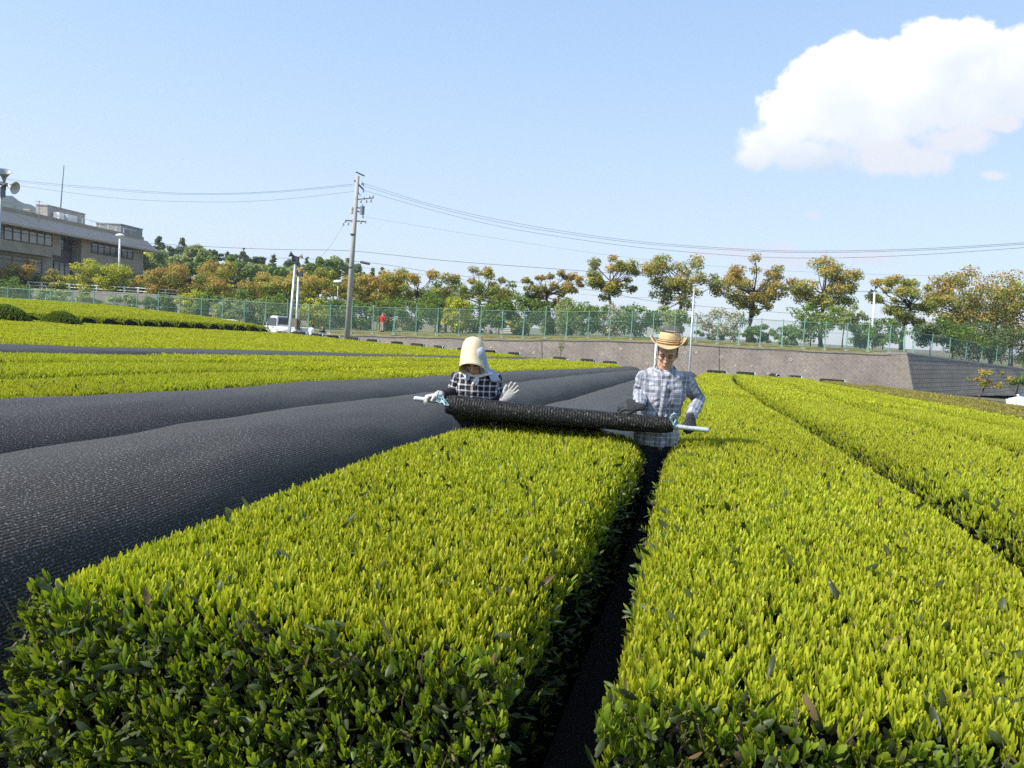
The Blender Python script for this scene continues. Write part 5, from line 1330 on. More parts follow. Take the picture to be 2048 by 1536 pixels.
def loft_shell(rings, uvs, mats, name, parent, thick=.005, closed=True):
    """surface through rings of points, given a real thickness"""
    n = len(rings); k = len(rings[0]); V = np.concatenate(rings); UV = np.concatenate(uvs)
    m = k if closed else k - 1
    Q = np.array([(i * k + j, i * k + (j + 1) % k, (i + 1) * k + (j + 1) % k, (i + 1) * k + j) for i in range(n - 1) for j in range(m)])
    o = quads_mesh(name, V, Q, mats); o.parent = parent; set_cloth(o.data, UV)
    s_ = o.modifiers.new('thickness', 'SOLIDIFY'); s_.thickness = thick; s_.offset = 0
    return o

def make_person(root, J, sk, shirt, trousers, gloves=None, hair=None, voxel=.007, sleeves=True, hands=True, mat_skin=None, shirt_w=1.0, sleeve_end=1.0, hem=None, face=True):
    """one continuous body from the joints in J (root frame), with shirt and trousers following it"""
    mat_skin = mat_skin or M_SKIN; k = J.get('k', 1.0); sp = J['spine']; torso = [dict(p=sp['p'], r=sp['r'], up=UPY)]
    HT_, g = head_tubes(J['headR'], J['head'], k)
    body = list(torso) + HT_ + [dict(p=[sp['p'][-2], sp['p'][-1], J['head'] + J['headR'] @ A3(0, .0, .03)], r=[.062 * k, .055 * k, .055 * k], up=UPY)]
    arms = {}
    for s_ in ('l', 'r'):
        a = [J['sh_' + s_], J['el_' + s_], J['wr_' + s_]]; m1 = a[0] * .5 + a[1] * .5; m2 = a[1] * .55 + a[2] * .45
        arms[s_] = (a, [a[0], m1, a[1], m2, a[2]]); body.append(dict(p=[sp['p'][-3] * .4 + a[0] * .6, a[0], m1, a[1], m2, a[2]], r=[.055 * k, .054 * k, .045 * k, .040 * k, .036 * k, .026 * k], up=UPY))
        if hands: body += hand_tubes(a[2], *J['hand_' + s_][:3], **J['hand_' + s_][3])
        lg = [J['hip_' + s_], J['kn_' + s_], J['an_' + s_]]
        body.append(dict(p=[lg[0], (lg[0] + lg[1]) / 2, lg[1], lg[1] * .6 + lg[2] * .4, lg[2]], r=[.085 * k, .075 * k, .056 * k, .053 * k, .038 * k], up=UPY)); body.append(dict(p=[lg[2] + A3(0, .03, -.05), lg[2] + A3(0, -.14, -.06)], r=[.04 * k, .034 * k]))
    put(fuse(body, voxel, 2), 'body', mat_skin, root)
    # trousers
    tt = [dict(p=[sp['p'][0] - A3(0, 0, .02), sp['p'][0] + A3(0, 0, .06), sp['p'][1]], r=[np.array(sp['r'][0]) * 1.03, np.array(sp['r'][0]) * 1.05, np.array(sp['r'][1]) * 1.02], up=UPY)]
    if hem is not None: tt.append(dict(p=[sp['p'][0], sp['p'][1], sp['p'][2], hem + A3(0, 0, .01)], r=[np.array(sp['r'][0]) * 1.05, np.array(sp['r'][1]) * 1.06, np.array(sp['r'][2]) * 1.06, np.array(sp['r'][2]) * 1.04], up=UPY))
    for s_ in ('l', 'r'):
        lg = [J['hip_' + s_], J['kn_' + s_], J['an_' + s_]]; tt.append(dict(p=[lg[0] + A3(0, 0, .03), (lg[0] + lg[1]) / 2, lg[1], lg[1] * .5 + lg[2] * .5, lg[2] + A3(0, 0, .01)], r=[.100 * k, .088 * k, .072 * k, .068 * k, .06 * k], up=UPY, rc=False))
    me = fuse(tt, max(voxel, .009), 2); wrinkle(me, .008, 9, 3); put(me, 'trousers', trousers, root)
    for s_ in ('l', 'r'): put(fuse([dict(p=[J['an_' + s_] + A3(0, .035, -.045), J['an_' + s_] + A3(0, -.06, -.05), J['an_' + s_] + A3(0, -.16, -.06)], r=[.05, .048, .036])], .01, 1), 'boot', M_SHOE, root)
    # shirt
    ps = np.array(sp['p'][:-1]); rs = np.array(sp['r'][:-1]) * 1.07 * shirt_w + .008; rs[-1] = np.array(sp['r'][-2]) * 1.0 + .004
    if hem is not None:
        ps = np.array([hem] + [q for q in sp['p'][3:-1]]); rs = np.concatenate([rs[2:3], rs[3:]])
    st = [dict(p=ps, r=rs, up=UPY, rc=False)]; segs = [('torso', list(ps), .17)]
    for s_ in ('l', 'r'):
        a, pts = arms[s_]; f = sleeve_end; e = pts[2] + (pts[4] - pts[2]) * max(0.02, f) if f <= 1 else pts[4]
        sp_ = [sp['p'][-3] * .45 + a[0] * .55, pts[0], pts[1], pts[2], (pts[2] + e) / 2, e]
        st.append(dict(p=sp_, r=[.070 * k, .071 * k, .062 * k, .057 * k, .053 * k, .045 * k], up=UPY, rc=False)); segs.append(('arm', [np.asarray(q) for q in sp_[1:]], .06))
    me = fuse(st, max(voxel, .006), 3); V = mverts(me); uv = cloth_uv(V, segs); set_cloth(me, uv)
    wrinkle(me, .013 if voxel < .01 else .014, 12, 1.7); put(me, 'shirt', shirt, root)
    if gloves:
        for s_ in ('l', 'r'):
            kw = dict(J['hand_' + s_][3]); kw['fat'] = kw.get('fat', 1.0) * 1.22; a = arms[s_][0]; d = a[2] - a[1]; d /= np.linalg.norm(d)
            gt = hand_tubes(a[2], *J['hand_' + s_][:3], **kw); gt.append(dict(p=[a[2] - d * .055, a[2] - d * .02, a[2] + np.asarray(J['hand_' + s_][0]) / np.linalg.norm(J['hand_' + s_][0]) * .02], r=[.037, .033, .031], rc=False))
            me = fuse(gt, .0034, 2); wrinkle(me, .0012, 60, 2); put(me, 'glove', gloves, root)
    if face:
        for s_ in (-1, 1):
            MB().tube([g((s_ * .018, -.091, .1185)), g((s_ * .031, -.0905, .117)), g((s_ * .045, -.080, .1175))], [.0028, .0052, .0028], 6).build('eye', M_EYE, root, world=False, smooth=True)
            MB().tube([g((s_ * .014, -.0975, .140)), g((s_ * .034, -.094, .146)), g((s_ * .054, -.074, .140))], [.003, .0046, .002], 6).build('eyebrow', M_HAIR, root, world=False, smooth=True)
        MB().tube([g((-.021, -.0855, .0435)), g((0, -.0965, .0445)), g((.021, -.0855, .0435))], [.002, .0052, .002], 6).build('lips', M_LIP, root, world=False, smooth=True)
    if hair:
        rr = []; uu = []
        for z, rx, ry, yc in head_rows()[3:]:
            th = np.linspace(rad(-8 if z > .1 else 10), rad(188 if z > .1 else 170), 26); rr.append(np.array([g(((rx + .004) * math.cos(t), yc + (ry + .006) * math.sin(t), z)) for t in th])); uu.append(np.stack([th * .1, np.full(26, z)], 1))
        loft_shell(rr, uu, hair, 'hair', root, .007, False)
    return g

def euler(x, y, z): return rotm('Z', z) @ rotm('Y', y) @ rotm('X', x)
def root_at(px, d, label, zpx=None, ztop=None, hgt=None, name='person'):
    p = PT(px, d, 0); p[2] = float(ground_z(p[0], p[1])) if hgt is None else at(px, zpx, d)[2] - hgt
    return thing(name, label, 'person', p, YAW)
def to_local(root, P_): M = np.array(parent_matrix(root).inverted()); return M[:3, :3] @ np.asarray(P_) + M[:3, 3]

# ---- the man in the furrow
DM = 6.20
man = root_at(1335, DM, 'man in a pale plaid shirt and banded straw hat, standing in the furrow')
def ml(px, py, dd=0): return to_local(man, at(px, py, DM + dd))
pk = (1380 - 831) / (1414 - 831.); grip_m = to_local(man, PIPE_L + (PIPE_R - PIPE_L) * pk)
wr_l = grip_m + A3(.006, .022, .082)
chest = ml(1338, 775); z_ch = chest[2]
Rh = euler(rad(24), rad(4), rad(-16))
hd = ml(1333, 741, 0) + A3(0, .0, .098)
sh_z = ml(1340, 752)[2]
J = dict(k=1.0, head=hd, headR=Rh,
    spine=dict(p=[A3(-.03, .01, .90), A3(-.03, .01, 1.0), A3(-.028, .01, 1.12), A3(-.012, .005, 1.27), A3(.006, .0, sh_z - .075), A3(.004, .006, sh_z + .002), A3(.0, .008, sh_z + .045), A3(-.004, .0, sh_z + .10)],
               r=[(.160, .112), (.158, .112), (.150, .108), (.165, .118), (.178, .115), (.150, .095), (.082, .075), (.058, .06)]),
    sh_r=A3(-.162, .01, sh_z - .028), el_r=ml(1280, 787, .04), wr_r=ml(1280, 812, -.27), hand_r=(A3(-1, -.14, .04), A3(-.05, .7, -.7), A3(0, -1, -.4), dict(curl=(.4, .5, .4), spread=.02, thumb=.5, size=1.12, fat=1.1)),
    sh_l=A3(.170, .01, sh_z - .034), el_l=ml(1396, 801, .07), wr_l=wr_l, hand_l=(A3(-.03, -.20, -1), A3(0.0, 1, -.12), A3(-1, 0, 0), dict(curl=(.55, .95, .75), spread=.03, thumb=.5, size=1.0, tcurl=1.2)),
    hip_l=A3(.05, .02, .88), kn_l=A3(.05, -.02, .48), an_l=A3(.04, .06, .09), hip_r=A3(-.09, .0, .88), kn_r=A3(-.07, -.06, .48), an_r=A3(-.05, -.08, .09))
g = make_person(man, J, None, M_PM, M_TROU, gloves=M_GLB, hair=M_HAIR, voxel=.0055)
# collar, placket, buttons, pocket, vest
nb = J['spine']['p'][-2]
def ring(zc, rx, ry, th, tilt=0.0, c=nb): return np.array([c + A3(rx * math.cos(t), ry * math.sin(t) - .004, zc + tilt * -math.sin(t)) for t in th])
th = np.linspace(rad(-62), rad(242), 30)
loft_shell([ring(-.020, .092, .088, th, -.03), ring(.018, .080, .078, th, -.022), ring(.03, .079, .077, th, -.020), ring(.012, .094, .09, th, -.03), ring(-.03, .108, .102, th, -.045)], [np.stack([th * .08, np.full(30, q)], 1) for q in (0, .03, .04, .06, .09)], M_PM, 'collar', man, .004, False)
def front_y(x, z):      # how far forward the shirt stands at this height
    P_ = J['spine']; zz = [q[2] for q in P_['p']]; cx_ = np.interp(z, zz, [q[0] for q in P_['p']]); cy_ = np.interp(z, zz, [q[1] for q in P_['p']]); rx_ = np.interp(z, zz, [q[0] for q in P_['r']]) * 1.07 + .008; ry_ = np.interp(z, zz, [q[1] for q in P_['r']]) * 1.07 + .008
    return cy_ - ry_ * math.sqrt(max(.05, 1 - min(.95, ((x - cx_) / rx_) ** 2)))
pz = np.linspace(sh_z - .03, .985, 16); plx = np.linspace(-.012, -.05, 16)
rr = [np.array([A3(x - .016, front_y(x - .016, z) - .004, z), A3(x, front_y(x, z) - .007, z), A3(x + .016, front_y(x + .016, z) - .004, z)]) for x, z in zip(plx, pz)]
o = loft_shell(rr, [np.stack([np.array([-.016, 0, .016]) + .45, np.full(3, z)], 1) for z in pz], M_PM, 'placket', man, .004, False)
for i in range(1, 16, 3): MB().ico((plx[i], front_y(plx[i], pz[i]) - .0105, pz[i]), (.0055, .003, .0055), seg=8).build('button', M_BTN, o, world=False)
pzs = np.linspace(sh_z - .10, sh_z - .225, 6); pxs_ = np.linspace(.045, .135, 5)
loft_shell([np.array([A3(x, front_y(x, z) - .006, z) for x in pxs_]) for z in pzs], [np.stack([pxs_ + .02, np.full(5, z + .03)], 1) for z in pzs], M_PM, 'pocket', man, .004, False)
MB().tube([nb + A3(-.05, -.066, -.022), nb + A3(0, -.083, -.045), nb + A3(.05, -.066, -.022)], [.010, .017, .010], 8).build('undershirt', M_BLK, man, world=False, smooth=True)
# straw hat with curled sides
Ht = J['head'] + Rh @ A3(0, .008, .118); hat = thing('straw_hat', 'banded straw hat with curled up brim on the head of the man', 'hat', np.array(parent_matrix(man)) [:3, :3] @ Ht + np.array(parent_matrix(man))[:3, 3])
RHW = np.array(parent_matrix(man))[:3, :3] @ euler(rad(5), rad(3), rad(-12)); hat.rotation_euler = Matrix(RHW.tolist()).to_euler()
M_ST1 = straw('golden straw', (.74, .59, .32), (.42, .24, .09), [(.010, .017, (.16, .035, .02)), (.026, .032, (.18, .04, .02)), (.040, .046, (.24, .07, .03))])
th = np.linspace(0, 2 * math.pi, 48, endpoint=False); rr = []; uu = []
for r_, z in [(1.0, 0.0), (1.0, .02), (.985, .045), (.96, .068), (.90, .086), (.72, .100), (.45, .106), (.15, .108), (.02, .108)]:
    rr.append(np.array([A3(.086 * r_ * math.cos(t), .100 * r_ * math.sin(t), z) for t in th])); uu.append(np.stack([th * .1, np.full(48, z + .001)], 1))
loft_shell(rr, uu, M_ST1, 'hat_crown', hat, .005)
rr = []; uu = []
for k in np.linspace(0, 1, 9):
    q = []
    for t in th:
        c_, s_ = math.cos(t), math.sin(t); side = abs(c_) ** 1.6; wdt = .095 - .015 * side + (.012 if c_ < 0 else -.012) * side; up_s = (.075 if c_ > 0 else .058) * side
        q.append(A3((.087 + wdt * math.sin(k * (1.57 - .45 * side)) / 1.0 * (1 - .25 * side)) * c_, (.101 + wdt * k * .95) * s_, up_s * k ** 2.0 - .018 * k * (1 - side)))
    rr.append(np.array(q)); uu.append(np.stack([th * .1, np.full(48, -.02 - k * .08)], 1))
loft_shell(rr, uu, M_ST1, 'hat_brim', hat, .005)
b = MB(); b.ico((.122, -.03, .04), (.026, .032, .036), seg=16); o = b.build('straw_rosette', straw('twisted straw', (.62, .45, .22), (.33, .14, .05)), hat, world=False, smooth=True); set_cloth(o.data, mverts(o.data)[:, [0, 2]])
mm, nt_, ot_ = new_mat('grey gauze'); d_ = N(nt_, 'BsdfDiffuse'); d_.inputs[0].default_value = (.25, .25, .26, 1); t_ = N(nt_, 'BsdfTransparent'); x_ = N(nt_, 'MixShader'); x_.inputs[0].default_value = .13; L(nt_, t_.outputs[0], x_.inputs[1]); L(nt_, d_.outputs[0], x_.inputs[2]); L(nt_, x_.outputs[0], ot_.inputs[0])
rr = [np.array([A3(.082 * r_ * math.cos(t) + .01, .08 * r_ * math.sin(t), z) for t in th[::2]]) for r_, z in [(1, .08), (1, .107), (.9, .132), (.65, .15), (.3, .158), (.03, .159)]]
loft_shell(rr, [np.zeros((24, 2))] * 6, mm, 'gauze_dome', hat, .003)
MB().tube([A3(.085 * math.cos(t) + .01, .083 * math.sin(t), .107) for t in np.linspace(0, 6.28, 24)], .004, 5).build('gauze_rim', M_DARK, hat, world=False)
MB().tube([A3(.084 * math.cos(t) + .01, 0, .082 + .078 * math.sin(t)) for t in np.linspace(0, 3.14, 14)], .0035, 5).build('gauze_rib', M_DARK, hat, world=False)
MB().tube([g((-.08, -.05, .15)), g((-.083, -.06, .07)), g((-.06, -.05, .0))], .0022, 5).build('chin_cord', M_DARK, man, world=False)

# ---- the woman on the far side of the row
DW = 6.36
wom = root_at(952, DW, 'woman in navy and white check with white gloves and a tall straw bonnet')
def wl(px, py, dd=0): return to_local(wom, at(px, py, DW + dd))
kk = (858 - 831) / (1414 - 831.); grip_w = to_local(wom, PIPE_L + (PIPE_R - PIPE_L) * kk)
nbw = wl(958, 748, -.06); Rw = euler(rad(30), rad(-4), rad(-14)); hdw = nbw + A3(-.024, -.045, .075)
J2 = dict(k=.94, head=hdw, headR=Rw,
    spine=dict(p=[A3(.0, .10, .78), A3(.0, .09, .90), A3(.0, .06, 1.02), nbw + A3(-.005, .08, -.25), nbw + A3(-.005, .035, -.125), nbw + A3(-.004, .01, -.045), nbw + A3(0, -.0, .005), nbw + A3(-.006, -.02, .04)],
               r=[(.155, .115), (.150, .11), (.140, .105), (.142, .11), (.155, .11), (.135, .088), (.075, .07), (.052, .054)]),
    sh_r=wl(914, 757, -.02), el_r=wl(905, 786, -.02), wr_r=grip_w + A3(.075, .035, .038), hand_r=(A3(-1, -.42, -.12), A3(-.2, -.15, -1), A3(0, -1, .1), dict(curl=(.55, .85, .6), spread=.05, thumb=.7, size=.98, tcurl=1.0)),
    sh_l=wl(990, 760, -.02), el_l=wl(998, 797, -.02), wr_l=wl(1008, 799, -.17), hand_l=(A3(.62, -.10, .80), A3(-.1, -1, .05), A3(-.8, 0, .55), dict(curl=(.18, .22, .15), spread=.20, thumb=.45, size=1.0, tcurl=.1, fat=1.12)),
    hip_l=A3(.08, .10, .76), kn_l=A3(.06, .02, .42), an_l=A3(.05, .10, .09), hip_r=A3(-.08, .10, .76), kn_r=A3(-.06, .0, .42), an_r=A3(-.05, .04, .09))
gw = make_person(wom, J2, None, M_PW, M_TROU, gloves=M_GLW, hair=None, voxel=.0055, sleeve_end=.12, shirt_w=1.08, hem=A3(0, .055, 1.09))
for s_ in ('l', 'r'):
    e_, w_ = J2['el_' + s_], J2['wr_' + s_]; me = fuse([dict(p=[e_ + (J2['sh_' + s_] - e_) * .25, e_, e_ * .5 + w_ * .5, w_ + (e_ - w_) * .12], r=[.046, .052, .047, .040], up=UPY, rc=False)], .005, 2); wrinkle(me, .005, 22, 6); put(me, 'arm_cover', M_SLEEVE, wom)
# headscarf and neck cloth
M_SCARF = pmat('pale bluish printed cotton', (.38, .41, .48), .9, var=.22, vscale=50); rr = []; uu = []; th2 = np.linspace(rad(-55), rad(235), 40)
for z, rx, ry, off in [(.23, .03, .03, (.01, .03)), (.215, .07, .075, (.01, .025)), (.17, .084, .105, (.008, .02)), (.10, .086, .11, (.010, .02)), (.04, .082, .105, (.010, .03)), (-.02, .09, .10, (.014, .035))]:
    rr.append(np.array([gw((off[0] + rx * math.cos(t), off[1] + ry * math.sin(t), z)) for t in th2])); uu.append(np.stack([th2 * .1, np.full(40, z)], 1))
for z, rx, ry, cy, cx_ in [(.03, .115, .105, .01, .012), (-.012, .145, .115, .015, .016), (-.04, .165, .122, .02, .018)]:
    rr.append(np.array([nbw + A3(cx_ + rx * math.cos(t), cy + ry * math.sin(t) * (1.1 if math.sin(t) < 0 else 1), z + .012 * mnoise.noise(Vector((t * 3, z * 40, 1))) - .02 * max(0, -math.sin(t))) for t in th2])); uu.append(np.stack([th2 * .1, np.full(40, z)], 1))
loft_shell(rr, uu, M_SCARF, 'headscarf', wom, .005, False)
me = fuse([dict(p=[nbw + A3(-.10, -.045, .005), nbw + A3(-.055, -.085, -.005), nbw + A3(-.01, -.105, -.012)], r=[(.022, .012), (.030, .016), (.014, .014)]), dict(p=[nbw + A3(-.01, -.108, -.012), nbw + A3(-.03, -.118, -.055), nbw + A3(-.045, -.122, -.085)], r=[.008, .013, .006]), dict(p=[nbw + A3(-.005, -.108, -.012), nbw + A3(.0, -.12, -.05), nbw + A3(-.015, -.126, -.08)], r=[.008, .010, .005]), dict(p=[nbw + A3(-.01, -.107, -.012), nbw + A3(.045, -.09, .0), nbw + A3(.10, -.05, .012)], r=[(.014, .014), (.024, .013), (.02, .012)])], .004, 2); wrinkle(me, .004, 40, 2); put(me, 'scarf_knot', pmat('white cotton', (.66, .65, .65), .9, var=.1), wom)
# bonnet: tall crown flaring into a brim that opens forwards and down
hx = wl(949, 680, -.055); hb = wl(940, 740, -.20)
bon = thing('straw_bonnet', 'tall pale straw bonnet with flared brim on the head of the woman', 'hat', np.array(parent_matrix(wom))[:3, :3] @ hx + np.array(parent_matrix(wom))[:3, 3], YAW)
axw = hb - hx; lw = np.linalg.norm(axw); xw, yw, zw = frame_of(axw, UPY); M_ST2 = straw('pale cream straw', (.84, .73, .50), (.60, .44, .24))
rr = []; uu = []; th = np.linspace(0, 2 * math.pi, 44, endpoint=False)
for t, r1, bx in [(-.005, .01, 0), (.0, .035, 0), (.03, .058, 0), (.09, .076, 0), (.2, .086, 0), (.36, .091, 0), (.52, .092, 0), (.66, .091, .002), (.8, .092, .007), (.92, .095, .012), (1.0, .100, .015)]:
    cc = axw * t - xw * bx; ov = 1 + .10 * max(0, t - .5)
    rr.append(np.array([cc + xw * r1 * ov * math.cos(q) + yw * r1 * (1.12 if t < .7 else 1.05) * math.sin(q) for q in th])); uu.append(np.stack([th * .1, np.full(44, t * lw)], 1))
loft_shell(rr, uu, M_ST2, 'hat_shell', bon, .004)

# ---- people far behind
def far_person(px, d, ytop, label, hgt, sh_mat, tr_mat, turn=0.0, hair=M_HAIR, pose='stand', bz=None, skin=None):
    p = PT(px, d, 0); p[2] = at(px, ytop, d)[2] - hgt
    rt = thing('person', label, 'person', p, YAW + turn); s_ = hgt / 1.72
    Jf = dict(k=1.0 * s_, head=A3(0, -.03, 1.545) * s_, headR=euler(rad(18), 0, 0), spine=dict(p=[A3(0, .01, q) * s_ for q in (.88, .98, 1.1, 1.26, 1.37, 1.44, 1.49, 1.53)], r=[tuple(np.array(q) * s_) for q in ((.16, .115), (.155, .112), (.15, .11), (.168, .12), (.178, .115), (.15, .095), (.08, .075), (.056, .058))]),
        sh_r=A3(-.175, .01, 1.41) * s_, sh_l=A3(.175, .01, 1.41) * s_, hip_l=A3(.085, .01, .88) * s_, kn_l=A3(.09, -.01, .48) * s_, an_l=A3(.10, .04, .09), hip_r=A3(-.085, .01, .88) * s_, kn_r=A3(-.09, -.01, .48) * s_, an_r=A3(-.10, .02, .09))
    hd_ = lambda d_, n_, t_: (A3(*d_), A3(*n_), A3(*t_), dict(curl=(.3, .4, .3), spread=.05))
    if pose == 'hip':
        Jf.update(el_r=A3(-.36, .10, 1.2) * s_, wr_r=A3(-.20, .0, 1.02) * s_, el_l=A3(.24, -.1, 1.16) * s_, wr_l=A3(.34, -.30, 1.18) * s_, hand_r=hd_((.8, .1, -.5), (.3, 0, .6), (0, 0, 1)), hand_l=hd_((.5, -.8, .1), (0, 0, -1), (-1, 0, 0)))
    elif pose == 'hold':
        Jf.update(el_r=A3(-.25, .02, 1.14) * s_, wr_r=A3(-.14, -.24, 1.08) * s_, el_l=A3(.25, .02, 1.14) * s_, wr_l=A3(.14, -.24, 1.08) * s_, hand_r=hd_((.5, -.8, 0), (0, 0, -1), (1, 0, 0)), hand_l=hd_((-.5, -.8, 0), (0, 0, -1), (-1, 0, 0)))
    else:
        Jf.update(el_r=A3(-.23, .03, 1.13) * s_, wr_r=A3(-.21, -.12, .90) * s_, el_l=A3(.23, .03, 1.13) * s_, wr_l=A3(.21, -.12, .90) * s_, hand_r=hd_((0, -.2, -1), (.5, 0, 0), (0, -1, 0)), hand_l=hd_((0, -.2, -1), (-.5, 0, 0), (0, -1, 0)))
    make_person(rt, Jf, None, sh_mat, tr_mat, None, hair, voxel=.014, face=False); return rt
M_RSH = pmat('red shirt', (.55, .025, .03), .8, var=.12); M_KHA = pmat('khaki trousers', (.42, .36, .26), .9, var=.12); M_WSH = pmat('white shirt', (.76, .76, .77), .85, var=.05); M_JEAN = pmat('dark blue jeans', (.03, .045, .08), .9, var=.2)
far_person(765, 68.6, 626, 'person in a red shirt and khaki trousers on the wall by a tripod', 1.66, M_RSH, M_KHA, math.pi - .5, hair=pmat('grey hair', (.35, .32, .29), .8), pose='hip')
far_person(624, 62.5, 650, 'person in a white shirt with dark hair behind the truck bed', 1.62, M_WSH, M_JEAN, math.pi - .2, pose='stand')
far_person(646, 62.5, 653, 'person in a dark striped jacket holding a white stick', 1.60, M_PD, M_JEAN, .3, pose='hold')
b = MB(); q = at(648, 667.5, 62.05); b.tube([q - RIGHT * .42, q + RIGHT * .5 + UP * .03], .03, 6); tag(b.build('white_stick', M_WHITE), 'short white stick held by the person in the dark striped jacket', 'stick')
tq = at(776, 662, 68.7); tp_ = thing('camera_tripod', 'black tripod with a video camera beside the person in red', 'tripod', tq)
for a in (0, 2.1, 4.2): MB().tube([tq + UP * 1.05, tq + RIGHT * .34 * math.cos(a) + FWD * .34 * math.sin(a)], [.035, .022], 6).build('leg', M_BLK, tp_)
b = MB(); b.tube([tq + UP * 1.0, tq + UP * 1.25], .03, 6); b.build('column', M_BLK, tp_)
b = MB(); b.box(tq + UP * 1.36, (.36, .2, .22)); b.tube([tq + UP * 1.36 + RIGHT * .16, tq + UP * 1.36 + RIGHT * .34], .075, 10); b.box(tq + UP * 1.5, (.2, .1, .06)); b.build('camera_body', M_BLK, tp_)
# ------------------------------------------------------------------ sky, sun, camera
SUN_AZ_L, SUN_B, SUN_EL = 1.0, math.tan(rad(24)), rad(46)
hv = -RIGHT * SUN_AZ_L - FWD * SUN_B; hv /= np.linalg.norm(hv)
sdir = hv * math.cos(SUN_EL) + UP * math.sin(SUN_EL)
w = bpy.data.worlds.new('World'); S.world = w; w.use_nodes = True
nt = w.node_tree; nt.nodes.clear()
out = nt.nodes.new('ShaderNodeOutputWorld'); bg = N(nt, 'Background'); L(nt, bg.outputs[0], out.inputs[0])
sky = nt.nodes.new('ShaderNodeTexSky'); sky.sky_type = 'NISHITA'; sky.sun_disc = False
sky.sun_elevation = SUN_EL; sky.sun_rotation = math.atan2(hv[0], hv[1])
sky.air_density = 1.0; sky.dust_density = .6; sky.ozone_density = 1.4; sky.altitude = 0
tc = nt.nodes.new('ShaderNodeTexCoord'); dirv = tc.outputs['Generated']
SKY_STR = .14
def cloud_mask(center, blobs, nscale, namp, soft, seed, tail=0.0):
    """soft-edged cumulus shape: union of round lobes in the plane facing a fixed sky direction, broken up by noise"""
    c = ray(*center); c = c / np.linalg.norm(c); ex = RIGHT - c * RIGHT.dot(c); ex /= np.linalg.norm(ex); ey = np.cross(ex, c); ey = -np.cross(c, ex) if False else np.cross(ex, c); ey = ey if ey[2] > 0 else -ey
    def dot(v):
        n = nt.nodes.new('ShaderNodeVectorMath'); n.operation = 'DOT_PRODUCT'; L(nt, dirv, n.inputs[0]); n.inputs[1].default_value = tuple(v); return n.outputs['Value']
    k = mth(nt, 'MAXIMUM', dot(c), .02); a = mth(nt, 'DIVIDE', dot(ex), k); b_ = mth(nt, 'DIVIDE', dot(ey), k)
    cb = nt.nodes.new('ShaderNodeCombineXYZ'); L(nt, a, cb.inputs[0]); L(nt, b_, cb.inputs[1]); cb.inputs[2].default_value = seed
    n1 = noise_tex(nt, cb.outputs[0], nscale, 8, .58); n2 = noise_tex(nt, cb.outputs[0], nscale * .35, 4, .5)
    best = None
    for (px, py, rx, ry) in blobs:
        q = ray(px, py); k0 = q.dot(c); x0, y0 = q.dot(ex) / k0, q.dot(ey) / k0
        X = mth(nt, 'MULTIPLY', mth(nt, 'SUBTRACT', a, x0), F / rx); Y = mth(nt, 'MULTIPLY', mth(nt, 'SUBTRACT', b_, y0), F / ry)
        v = mth(nt, 'SUBTRACT', 1.0, mth(nt, 'SQRT', mth(nt, 'ADD', mth(nt, 'MULTIPLY', X, X), mth(nt, 'MULTIPLY', Y, Y))))
        if best is None: best = v
        else:
            n = nt.nodes.new('ShaderNodeMath'); n.operation = 'SMOOTH_MAX'; n.inputs[2].default_value = .25; L(nt, best, n.inputs[0]); L(nt, v, n.inputs[1]); best = n.outputs[0]
    inside = mth(nt, 'GREATER_THAN', dot(c), .05)
    f = mth(nt, 'ADD', best, mth(nt, 'ADD', mth(nt, 'MULTIPLY', mth(nt, 'SUBTRACT', n1, .5), namp), mth(nt, 'MULTIPLY', mth(nt, 'SUBTRACT', n2, .5), namp * .6)))
    mr = nt.nodes.new('ShaderNodeMapRange'); mr.interpolation_type = 'SMOOTHSTEP'; L(nt, f, mr.inputs['Value']); mr.inputs['From Min'].default_value = soft[0]; L(nt, mth(nt, 'ADD', soft[1], mth(nt, 'MULTIPLY', mth(nt, 'MAXIMUM', mth(nt, 'MULTIPLY', b_, -1.0), 0.0), tail)), mr.inputs['From Max'])
    return mth(nt, 'MULTIPLY', mr.outputs[0], inside), n1, n2, a, b_, f
big_b = [(1545, 290, 92, 62), (1600, 225, 105, 100), (1690, 160, 105, 95), (1740, 225, 170, 95), (1860, 135, 115, 95), (1950, 120, 90, 75), (2040, 125, 80, 75), (1510, 318, 66, 30), (1890, 200, 190, 75), (1610, 310, 130, 48), (2030, 190, 70, 50)]
m1, n1, n2, ca, cb_, f1 = cloud_mask((1750, 200), big_b, 24, 1.0, (.19, .33), 1.3, 4.0)
m2, *_ = cloud_mask((1750, 250), [(1908, 282, 66, 34), (1860, 318, 60, 26), (2010, 248, 36, 16), (1990, 352, 34, 12), (1790, 320, 120, 34)], 34, 1.3, (.0, .6), 5.1)
m3, *_ = cloud_mask((1500, 500), [(1590, 520, 110, 30), (1470, 505, 60, 18), (1720, 512, 110, 22), (1625, 430, 24, 12), (1400, 508, 50, 14), (1560, 498, 50, 20)], 22, .9, (-.05, .9), 9.2)
m4, *_ = cloud_mask((490, 493), [(495, 494, 46, 12), (620, 505, 40, 8)], 30, .7, (0, .9), 2.2)
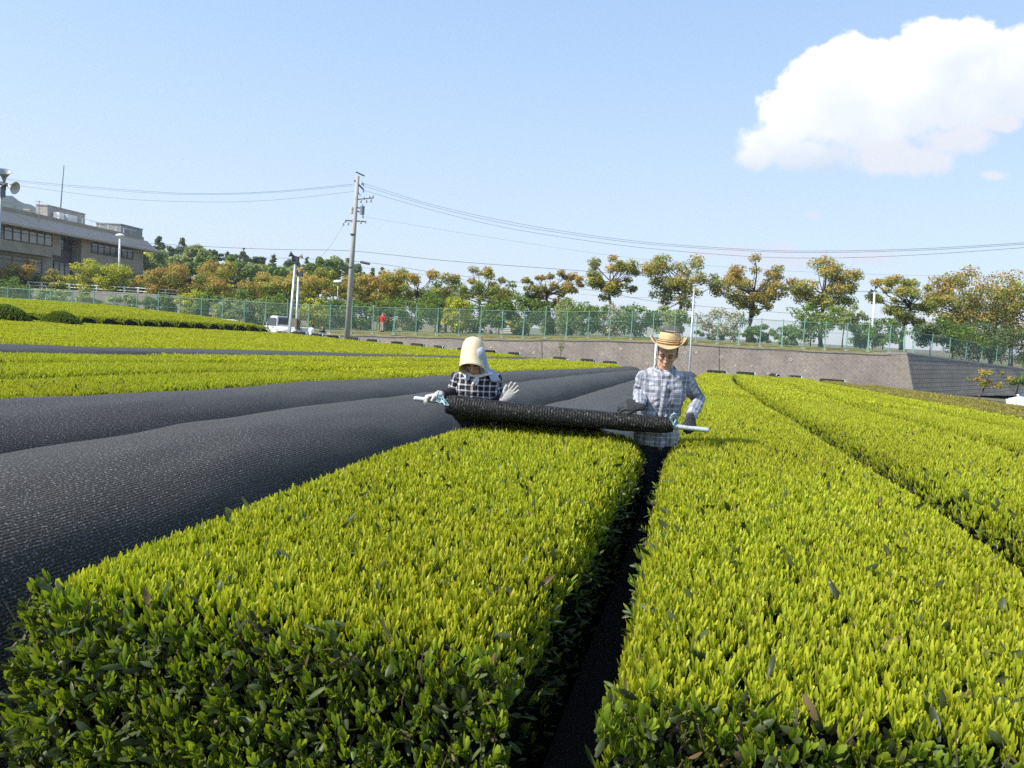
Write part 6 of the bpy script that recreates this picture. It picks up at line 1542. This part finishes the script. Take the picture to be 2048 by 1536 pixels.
# pale haze veil over the clear sky
sp_ = nt.nodes.new('ShaderNodeSeparateXYZ'); L(nt, dirv, sp_.inputs[0])
K = .74 / SKY_STR
gr = nt.nodes.new('ShaderNodeValToRGB'); el_ = gr.color_ramp.elements; L(nt, mth(nt, 'MULTIPLY', sp_.outputs[2], 1.6, clamp=True), gr.inputs[0])
while len(el_) < 4: el_.new(.5)
for e_, (p_, c3) in zip(el_, [(0.0, (.58, .64, .72)), (.22, (.47, .575, .72)), (.5, (.355, .50, .715)), (1.0, (.19, .345, .64))]): e_.position = p_; e_.color = (*c3, 1)
gs = N(nt, 'VectorMath', operation='SCALE'); gs.inputs['Scale'].default_value = 1.13 / SKY_STR; L(nt, gr.outputs[0], gs.inputs[0])
skyc = mixc(nt, .72, sky.outputs[0], gs.outputs[0])
grey = mth(nt, 'MULTIPLY', mth(nt, 'ADD', mth(nt, 'MULTIPLY', cb_, -9.0), mth(nt, 'ADD', mth(nt, 'MULTIPLY', ca, 2.4), mth(nt, 'MULTIPLY', mth(nt, 'SUBTRACT', n2, .42), 2.2))), 1.0, clamp=True)
ccol = mixc(nt, grey, (1.17 * K, 1.17 * K, 1.18 * K), (.72 * K, .78 * K, .87 * K))
fade = mth(nt, 'SUBTRACT', 1.0, mth(nt, 'MULTIPLY', grey, .38))
c_ = mixc(nt, mth(nt, 'MULTIPLY', m1, fade), skyc, ccol)
c_ = mixc(nt, mth(nt, 'MULTIPLY', m2, .9), c_, (.90 * K, .91 * K, .97 * K))
c_ = mixc(nt, mth(nt, 'MULTIPLY', m3, .62), c_, (.90 * K, .86 * K, .93 * K)); c_ = mixc(nt, mth(nt, 'MULTIPLY', m4, .5), c_, (.9 * K, .86 * K, .92 * K))
L(nt, c_, bg.inputs[0]); bg.inputs[1].default_value = SKY_STR
sl = bpy.data.lights.new('sun', 'SUN'); sl.energy = 5.0; sl.angle = rad(.53); sl.color = (1.0, .95, .86)
so = bpy.data.objects.new('sun', sl); COL.objects.link(so); so.rotation_euler = Vector(sdir.tolist()).to_track_quat('Z', 'Y').to_euler(); so.location = (0, 0, 60)
cam = bpy.data.cameras.new('camera'); cam.sensor_width = 36; cam.lens = F / 2048 * 36; cam.clip_start = .05; cam.clip_end = 8000
co = bpy.data.objects.new('camera', cam); COL.objects.link(co)
c0 = ray(1024, 768); cx = ray(1024 + F, 768) - c0; cy = ray(1024, 768 - F) - c0
Mx = Matrix.Identity(4)
for i in range(3): Mx[i][0] = cx[i]; Mx[i][1] = cy[i]; Mx[i][2] = -c0[i]
Mx[2][3] = H; co.matrix_world = Mx; S.camera = co
S.view_settings.view_transform = 'Standard'; S.view_settings.look = 'None'; S.view_settings.exposure = 0.45; S.view_settings.gamma = 1
S.cycles.max_bounces = 6; S.cycles.transparent_max_bounces = 24; S.cycles.use_denoising = False

# ------------------------------------------------------------------ the air: thin even haze round everything
hm, hnt, hout = new_mat('thin spring haze')
hv_ = hnt.nodes.new('ShaderNodeVolumePrincipled'); hv_.inputs['Color'].default_value = (.80, .88, 1.0, 1); hv_.inputs['Density'].default_value = .00028; hv_.inputs['Anisotropy'].default_value = .3
L(hnt, hv_.outputs[0], hout.inputs['Volume'])
hz_ = MB().box((0, 470, 56), (2500, 1900, 122)).build('haze', hm); tag(hz_, kind='stuff')
